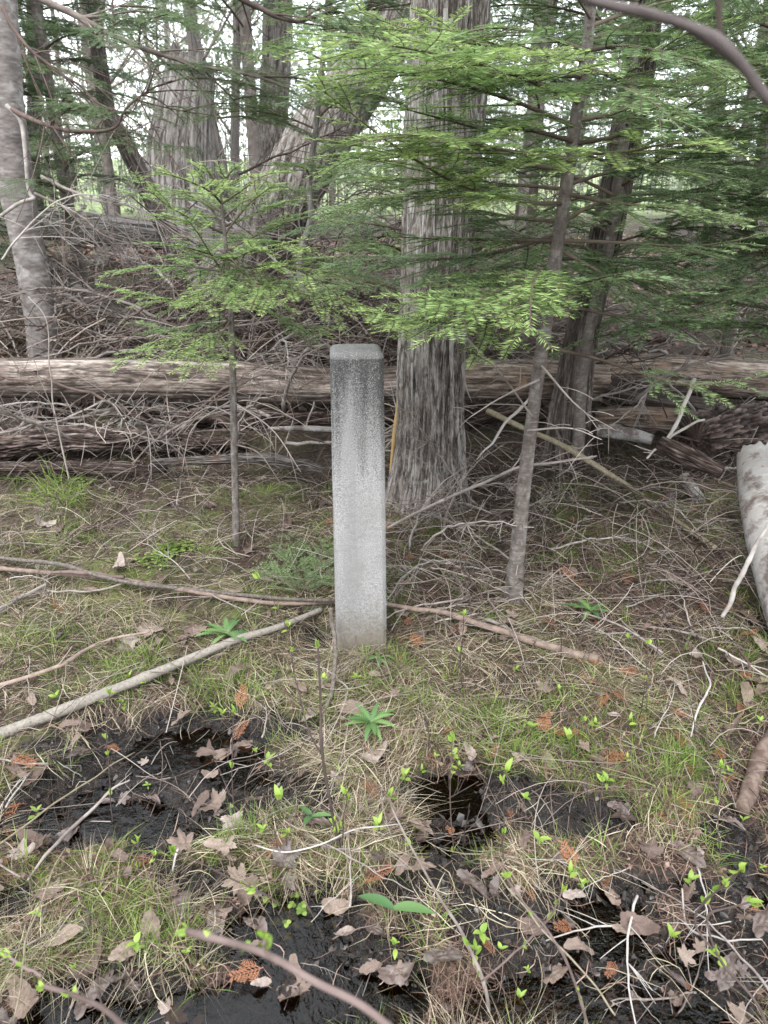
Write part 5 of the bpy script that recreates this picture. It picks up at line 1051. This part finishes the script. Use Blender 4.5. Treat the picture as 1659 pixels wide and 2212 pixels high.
# limb from a tree outside the top left, dark and long, with sparse foliage
def limb(label, pts, r0, mat, seed, foliage=None, nsub=12, group='long limbs at upper left'):
    rng = np.random.default_rng(seed); w3 = np.array([P(*t_) for t_ in pts]); b0 = w3[0]; p = smoothpath(w3-b0, 60); s = np.linspace(0, 1, 60)
    p += np.stack([noise(s*8, k*5.+seed, 0, seed) for k in range(3)], -1)*.012
    r_ = empty('tree_limb', tuple(b0)); tag(r_, label, 'branch', group); mb = MB(); tube(mb, p, np.linspace(r0, r0*.25, 60), 8); T, _, _ = frames(p)
    for e in range(nsub):
        i = rng.integers(6, 58); d = unit(T[i]*.8+rng.normal(0, .55, 3)); L = rng.uniform(.15, .5); ss = np.linspace(0, 1, 9)[:, None]; q = p[i]+d*L*ss+rng.normal(0, .12, 3)*L*ss**2-UP*.08*L*ss**2
        tube(mb, q, np.linspace(r0*.35, .0015, 9), 5)
        for f_ in range(4): k = rng.integers(2, 8); d2 = unit(d+rng.normal(0, .5, 3)); tube(mb, q[k]+d2*rng.uniform(.06, .2)*np.linspace(0, 1, 5)[:, None]-UP*.02*np.linspace(0, 1, 5)[:, None]**2, .0013, 4)
        if foliage and rng.random() < foliage: lib_branch(r_, 'near', rng, q[5], math.atan2(d[1], d[0])+rng.normal(0, .3), rng.uniform(-.2, .15), rng.uniform(.3, .55), m_need_dark)
    mb.obj('limb', mat, r_)
limb('long grey limb slanting down from the top left corner to the snag top', [(30,-30,3.6),(130,20,3.6),(230,75,3.6),(350,120,3.6),(450,150,3.6),(545,165,3.6),(620,190,3.6)], .016, m_twig, 1, .8, 16)
limb('dark limb hooking up in front of the slim slanting trunk', [(20,235,4.0),(90,262,3.9),(180,282,3.8),(245,272,3.8),(275,235,3.8),(320,195,3.8),(370,180,3.8)], .013, m_twigdark, 2, .5, 14)
limb('thin dark limb curving down at the far left', [(0,10,3.8),(30,60,3.8),(75,120,3.8),(150,170,3.8),(210,220,3.8),(300,250,3.8)], .010, m_twigdark, 3, .4, 14)
limb('dark limb across the top edge above the snag', [(480,-20,3.6),(540,15,3.6),(620,40,3.6),(700,35,3.6),(800,10,3.6)], .013, m_twigdark, 4, .7, 12)
limb('dead brushy limb sagging from the left trunk to the litter', [(90,380,4.1),(160,420,4.0),(260,440,3.9),(330,470,3.9),(420,530,3.9)], .009, m_twig, 5, 0, 22)
limb('dead brushy limb low on the left trunk', [(80,420,4.0),(150,450,3.9),(230,520,3.8),(330,560,3.8),(400,600,3.8)], .008, m_twig, 6, 0, 22)
limb('thin arching dead twig over the left trunk', [(0,560,3.9),(80,470,3.9),(140,430,3.9),(210,420,3.9),(300,440,3.9)], .006, m_twigpale, 7, 0, 14)
limb('dark thin twig crossing before the leaning cedar', [(520,380,4.2),(620,330,4.2),(720,290,4.2),(800,230,4.2)], .007, m_twigdark, 8, .2, 12)
mb = MB(); pth = smoothpath([P(14, 228, 4.0)-lb0, P(45, 262, 3.98)-lb0, P(55, 330, 3.95)-lb0, P(62, 410, 3.93)-lb0, P(76, 430, 3.92)-lb0], 30); tube(mb, pth, np.linspace(.012, .009, 30), 8)
tube(mb, smoothpath([P(76, 428, 3.92)-lb0, P(40, 440, 3.92)-lb0, P(0, 468, 3.92)-lb0], 12), .009, 7); mb.obj('pale_bough', m_twigpale, LB)

# ------------------------------------------------------------------ brush pile: dead branches behind and under the logs
BV = []
for v in range(6):
    rng = np.random.default_rng(3300+v); mb = MB(); t = np.linspace(0, 1, 18)[:, None]; p = np.array([1., 0, 0])*t+np.array([0, rng.normal(0, .2), 0])*t**2+UP*(.25*np.sin(t*2.6)*rng.random()); p += rng.normal(0, .006, p.shape)
    tube(mb, p, np.linspace(.011, .003, 18), 6)
    for e in range(12):
        i = rng.integers(3, 17); d = unit(np.array([.8, rng.normal(0, .7), rng.normal(0, .6)])); L = rng.uniform(.15, .5)*(1.1-i/20); ss = np.linspace(0, 1, 8)[:, None]; q = p[i]+d*L*ss+rng.normal(0, .2, 3)*L*ss**2; tube(mb, q, np.linspace(.004, .0014, 8), 4)
        for f_ in range(3): k = rng.integers(2, 7); d2 = unit(d+rng.normal(0, .6, 3)); tube(mb, q[k]+d2*L*.45*np.linspace(0, 1, 4)[:, None], .0014, 3)
    BV.append(mb.me('dead_branch'))
rng = np.random.default_rng(21)
for q in range(170):
    if q < 70: px_, Y_, z_, wr = rng.uniform(-100, 760), rng.uniform(3.75, 5.2), rng.uniform(.02, .3), 'in the brush heap behind the bare log'
    elif q < 100: px_, Y_, z_, wr = rng.uniform(-50, 860), rng.uniform(3.15, 3.6), rng.uniform(.02, .15), 'in the dark gap under the bare log'
    elif q < 135: px_, Y_, z_, wr = rng.uniform(1000, 1700), rng.uniform(2.9, 4.6), rng.uniform(.02, .25), 'among the logs right of the big cedar'
    elif q < 155: px_, Y_, z_, wr = rng.uniform(850, 1500), rng.uniform(2.2, 2.75), rng.uniform(.01, .08), 'tangled round the foot of the slender fir'
    else: px_, Y_, z_, wr = rng.uniform(560, 1000), rng.uniform(3.8, 5.0), rng.uniform(.1, .5), 'behind the post and the big cedar'
    x_ = (px_-CX)/F*Y_; mt, wn = [(m_twig, 'grey'), (m_twigdark, 'dark'), (m_twigpale, 'bleached'), (m_twig, 'grey')][rng.integers(4)]
    sz = rng.uniform(.4, 1.0)*(.6 if 135 <= q < 155 else 1); sn = 'long' if sz > .7 else 'short'; wr += ', '+('far left' if px_ < 150 else 'left part' if px_ < 400 else 'near the young fir' if px_ < 620 else 'near the post' if px_ < 1000 else 'near the slender fir' if px_ < 1300 else 'right part')
    o = inst(BV[rng.integers(6)], 'dead_branch', mt, (x_, Y_, float(zf(x_, Y_))+z_), (rng.normal(0, .6), rng.normal(-.05, .28), rng.random()*6.28), sz, 0)
    tag(o, f'{sn} {wn} dead branch {wr}', 'branch', f'{sn} {wn} dead branches {wr}')
# fine tangle of hair-thin twigs, too many to count
mb = MB(); rng = np.random.default_rng(22)
def tangle(n_, xr, yr, zr, L, W):
    th = rng.uniform(0, 6.28, n_); x = rng.uniform(*xr, n_); y = rng.uniform(*yr, n_); z = zf(x, y)+rng.uniform(0, 1, n_)**1.5*zr; l = rng.uniform(*L, n_); k = rng.normal(0, 1.3, n_); s = np.linspace(-.5, .5, 7)
    ang = th[:, None]+k[:, None]*s; dx = np.cumsum(np.cos(ang), 1)*l[:, None]/6; dy = np.cumsum(np.sin(ang), 1)*l[:, None]/6; dx -= dx.mean(1, keepdims=True); dy -= dy.mean(1, keepdims=True)
    sl = rng.normal(0, .35, n_)[:, None]*l[:, None]*s[None]; ar = rng.uniform(-.05, .22, n_)[:, None]*l[:, None]*(1-4*s[None]**2)
    p = np.stack([x[:, None]+dx, y[:, None]+dy, np.maximum(z[:, None]+sl+ar, zf(x[:, None]+dx, y[:, None]+dy)+.003)], -1); w_ = rng.uniform(*W, n_)*.5
    T = unit(np.gradient(p, axis=1)); A = unit(np.cross(T, UP+rng.normal(0, .2, (n_, 1, 3)))); B_ = np.cross(A, T); tri = [A, -.5*A+.87*B_, -.5*A-.87*B_]
    V = np.stack([p+w_[:, None, None]*t_ for t_ in tri], 2).reshape(n_, 21, 3); i = np.arange(6)[:, None]*3; j = np.arange(3)[None]; q = np.stack([i+j, i+(j+1) % 3, i+3+(j+1) % 3, i+3+j], -1).reshape(-1, 4)
    mb.add(V.reshape(-1, 3), (np.arange(n_)[:, None, None]*21+q[None]).reshape(-1, 4), a=np.repeat(rng.random(n_), 21))
tangle(1100, (-2.6, .2), (3.7, 5.4), .35, (.2, .8), (.003, .009)); tangle(260, (-2.2, .4), (3.1, 3.6), .22, (.15, .6), (.002, .006)); tangle(700, (.05, 1.7), (2.1, 3.1), .16, (.12, .45), (.0015, .004))
tangle(350, (.3, 3.2), (3.1, 5.2), .35, (.2, .8), (.003, .008)); tangle(900, (-1.6, 1.6), (1.2, 2.6), .05, (.08, .35), (.0012, .003)); tangle(500, (-1.6, .1), (2.4, 3.1), .08, (.1, .35), (.0015, .003)); tangle(900, (-1, 1.2), (3.8, 5.4), .9, (.2, .9), (.003, .007))
m_tang = leafmat('fine_twigs', [(.1, (.04, .027, .021)), (.5, (.13, .098, .082)), (.9, (.33, .28, .245))], 0, .85, 0, .2)
tag(mb.obj('fine_brush', m_tang, smooth=False), 'fine tangle of hair-thin dead twigs over the ground and logs', 'brush', kind='stuff')

# ------------------------------------------------------------------ far wood: bare trees, pale shrubs, hazy leaves
TV = []
for v in range(6):
    rng = np.random.default_rng(3600+v); mb = MB(); t = np.linspace(0, 1, 16)[:, None]; p = UP*9*t+np.array([rng.normal(0, .6), rng.normal(0, .4), 0])*t**1.5; p += rng.normal(0, .03, p.shape); tube(mb, p, np.linspace(.075, .02, 16), 8)
    cr_ = MB()
    for e in range(26):
        i = rng.integers(2, 15); az = rng.random()*6.28; d = unit(np.array([math.cos(az), math.sin(az), rng.uniform(.1, 1.1)])); L = rng.uniform(.8, 2.4); ss = np.linspace(0, 1, 8)[:, None]; q = p[i]+d*L*ss+np.array([0, 0, .25])*L*ss**2; tube(cr_, q, np.linspace(.018, .004, 8), 4)
        for f_ in range(6):
            k = rng.integers(2, 8); d2 = unit(d+rng.normal(0, .55, 3)); tube(cr_, q[min(k, 7)]+d2*rng.uniform(.3, .9)*np.linspace(0, 1, 4)[:, None], .004, 3)
    TV.append((mb.me('trunk'), cr_.me('crown')))
for a_, b_ in TV: a_.materials.append(m_snag); b_.materials.append(m_twig)
rng = np.random.default_rng(31)
for q in range(42):
    Y_ = rng.uniform(9, 30); px_ = rng.uniform(-250, 1900) if q < 30 else rng.uniform(50, 900); x_ = (px_-CX)/F*Y_; v = q % 6
    r_ = empty('bare_tree', (x_, Y_, float(zf(x_, Y_))-.1)); s = rng.uniform(.7, 1.3); r_.scale = (s, s, s*1.1); r_.rotation_euler = (rng.normal(0, .05), rng.normal(0, .07), rng.random()*6.28)
    wr = 'at the left edge' if px_ < 200 else 'near the snag' if px_ < 480 else 'by the leaning cedar' if px_ < 860 else 'right of the big cedar' if px_ < 1250 else 'at the right side'; dd = 'nearer' if Y_ < 14 else 'middle' if Y_ < 21 else 'farthest'
    tag(r_, f'thin grey leafless tree in the {dd} background, {wr}', 'tree', f'leafless {dd} background trees {wr}'); link('trunk', TV[v][0], None, r_); link('crown', TV[v][1], None, r_)
mb = MB(); rng = np.random.default_rng(32); n_ = 170000; Yv = rng.uniform(12.5, 46, n_); xv = rng.uniform(-.75, .75, n_)*Yv; hh = rng.random(n_)**1.15*(4.2+4.5*(noise(xv*.25, Yv*.25, 0, 91)+.5).clip(0, 1.5)); zv = zf(xv, Yv)+hh
dn = noise(xv*.7, Yv*.7, hh*.9, 92) > -.12+.05*hh/4; c_ = np.stack([xv, Yv, zv], -1)[dn]; n_ = len(c_); s = rng.uniform(.03, .08, n_)[:, None]; e1 = unit(rng.normal(0, 1, (n_, 3))); e2 = unit(np.cross(e1, rng.normal(0, 1, (n_, 3))))
mb.add(np.stack([c_-e1*s, c_-e2*s*.6, c_+e1*s, c_+e2*s*.6], 1).reshape(-1, 3), np.arange(n_*4).reshape(-1, 4), a=np.repeat(rng.random(n_), 4))
m_far = leafmat('far_spring_leaves', [(.1, (.15, .18, .13)), (.5, (.25, .285, .20)), (.9, (.40, .42, .34))], .3, .7, 0, .1)
tag(mb.obj('far_woods', m_far, smooth=False), 'pale thicket of budding shrubs far behind', 'thicket', kind='stuff')
mb = MB(); n_ = 1100; Y_ = rng.uniform(15, 42, n_); x_ = rng.uniform(-.75, .75, n_)*Y_; z_ = zf(x_, Y_); L = rng.uniform(1.2, 4.5, n_); s = np.linspace(0, 1, 5); az = rng.random(n_)*6.28; ln = rng.normal(.12, .12, n_)
p = np.stack([x_[:, None]+np.cos(az)[:, None]*(ln*L)[:, None]*s**2, Y_[:, None]+np.sin(az)[:, None]*(ln*L)[:, None]*s**2, z_[:, None]+L[:, None]*s], -1); w_ = (rng.uniform(.008, .02, n_)[:, None]*(1-.7*s))[..., None]
tri = [np.array([1, 0, 0]), np.array([-.5, .87, 0]), np.array([-.5, -.87, 0])]; V = np.stack([p+w_*t_ for t_ in tri], 2).reshape(n_, 15, 3); i = np.arange(4)[:, None]*3; j = np.arange(3)[None]; q = np.stack([i+j, i+(j+1) % 3, i+3+(j+1) % 3, i+3+j], -1).reshape(-1, 4)
mb.add(V.reshape(-1, 3), (np.arange(n_)[:, None, None]*15+q[None]).reshape(-1, 4), a=np.repeat(rng.random(n_), 15))
tag(mb.obj('far_saplings', m_stick, smooth=False), 'far mass of bare grey sapling stems', 'thicket', kind='stuff')
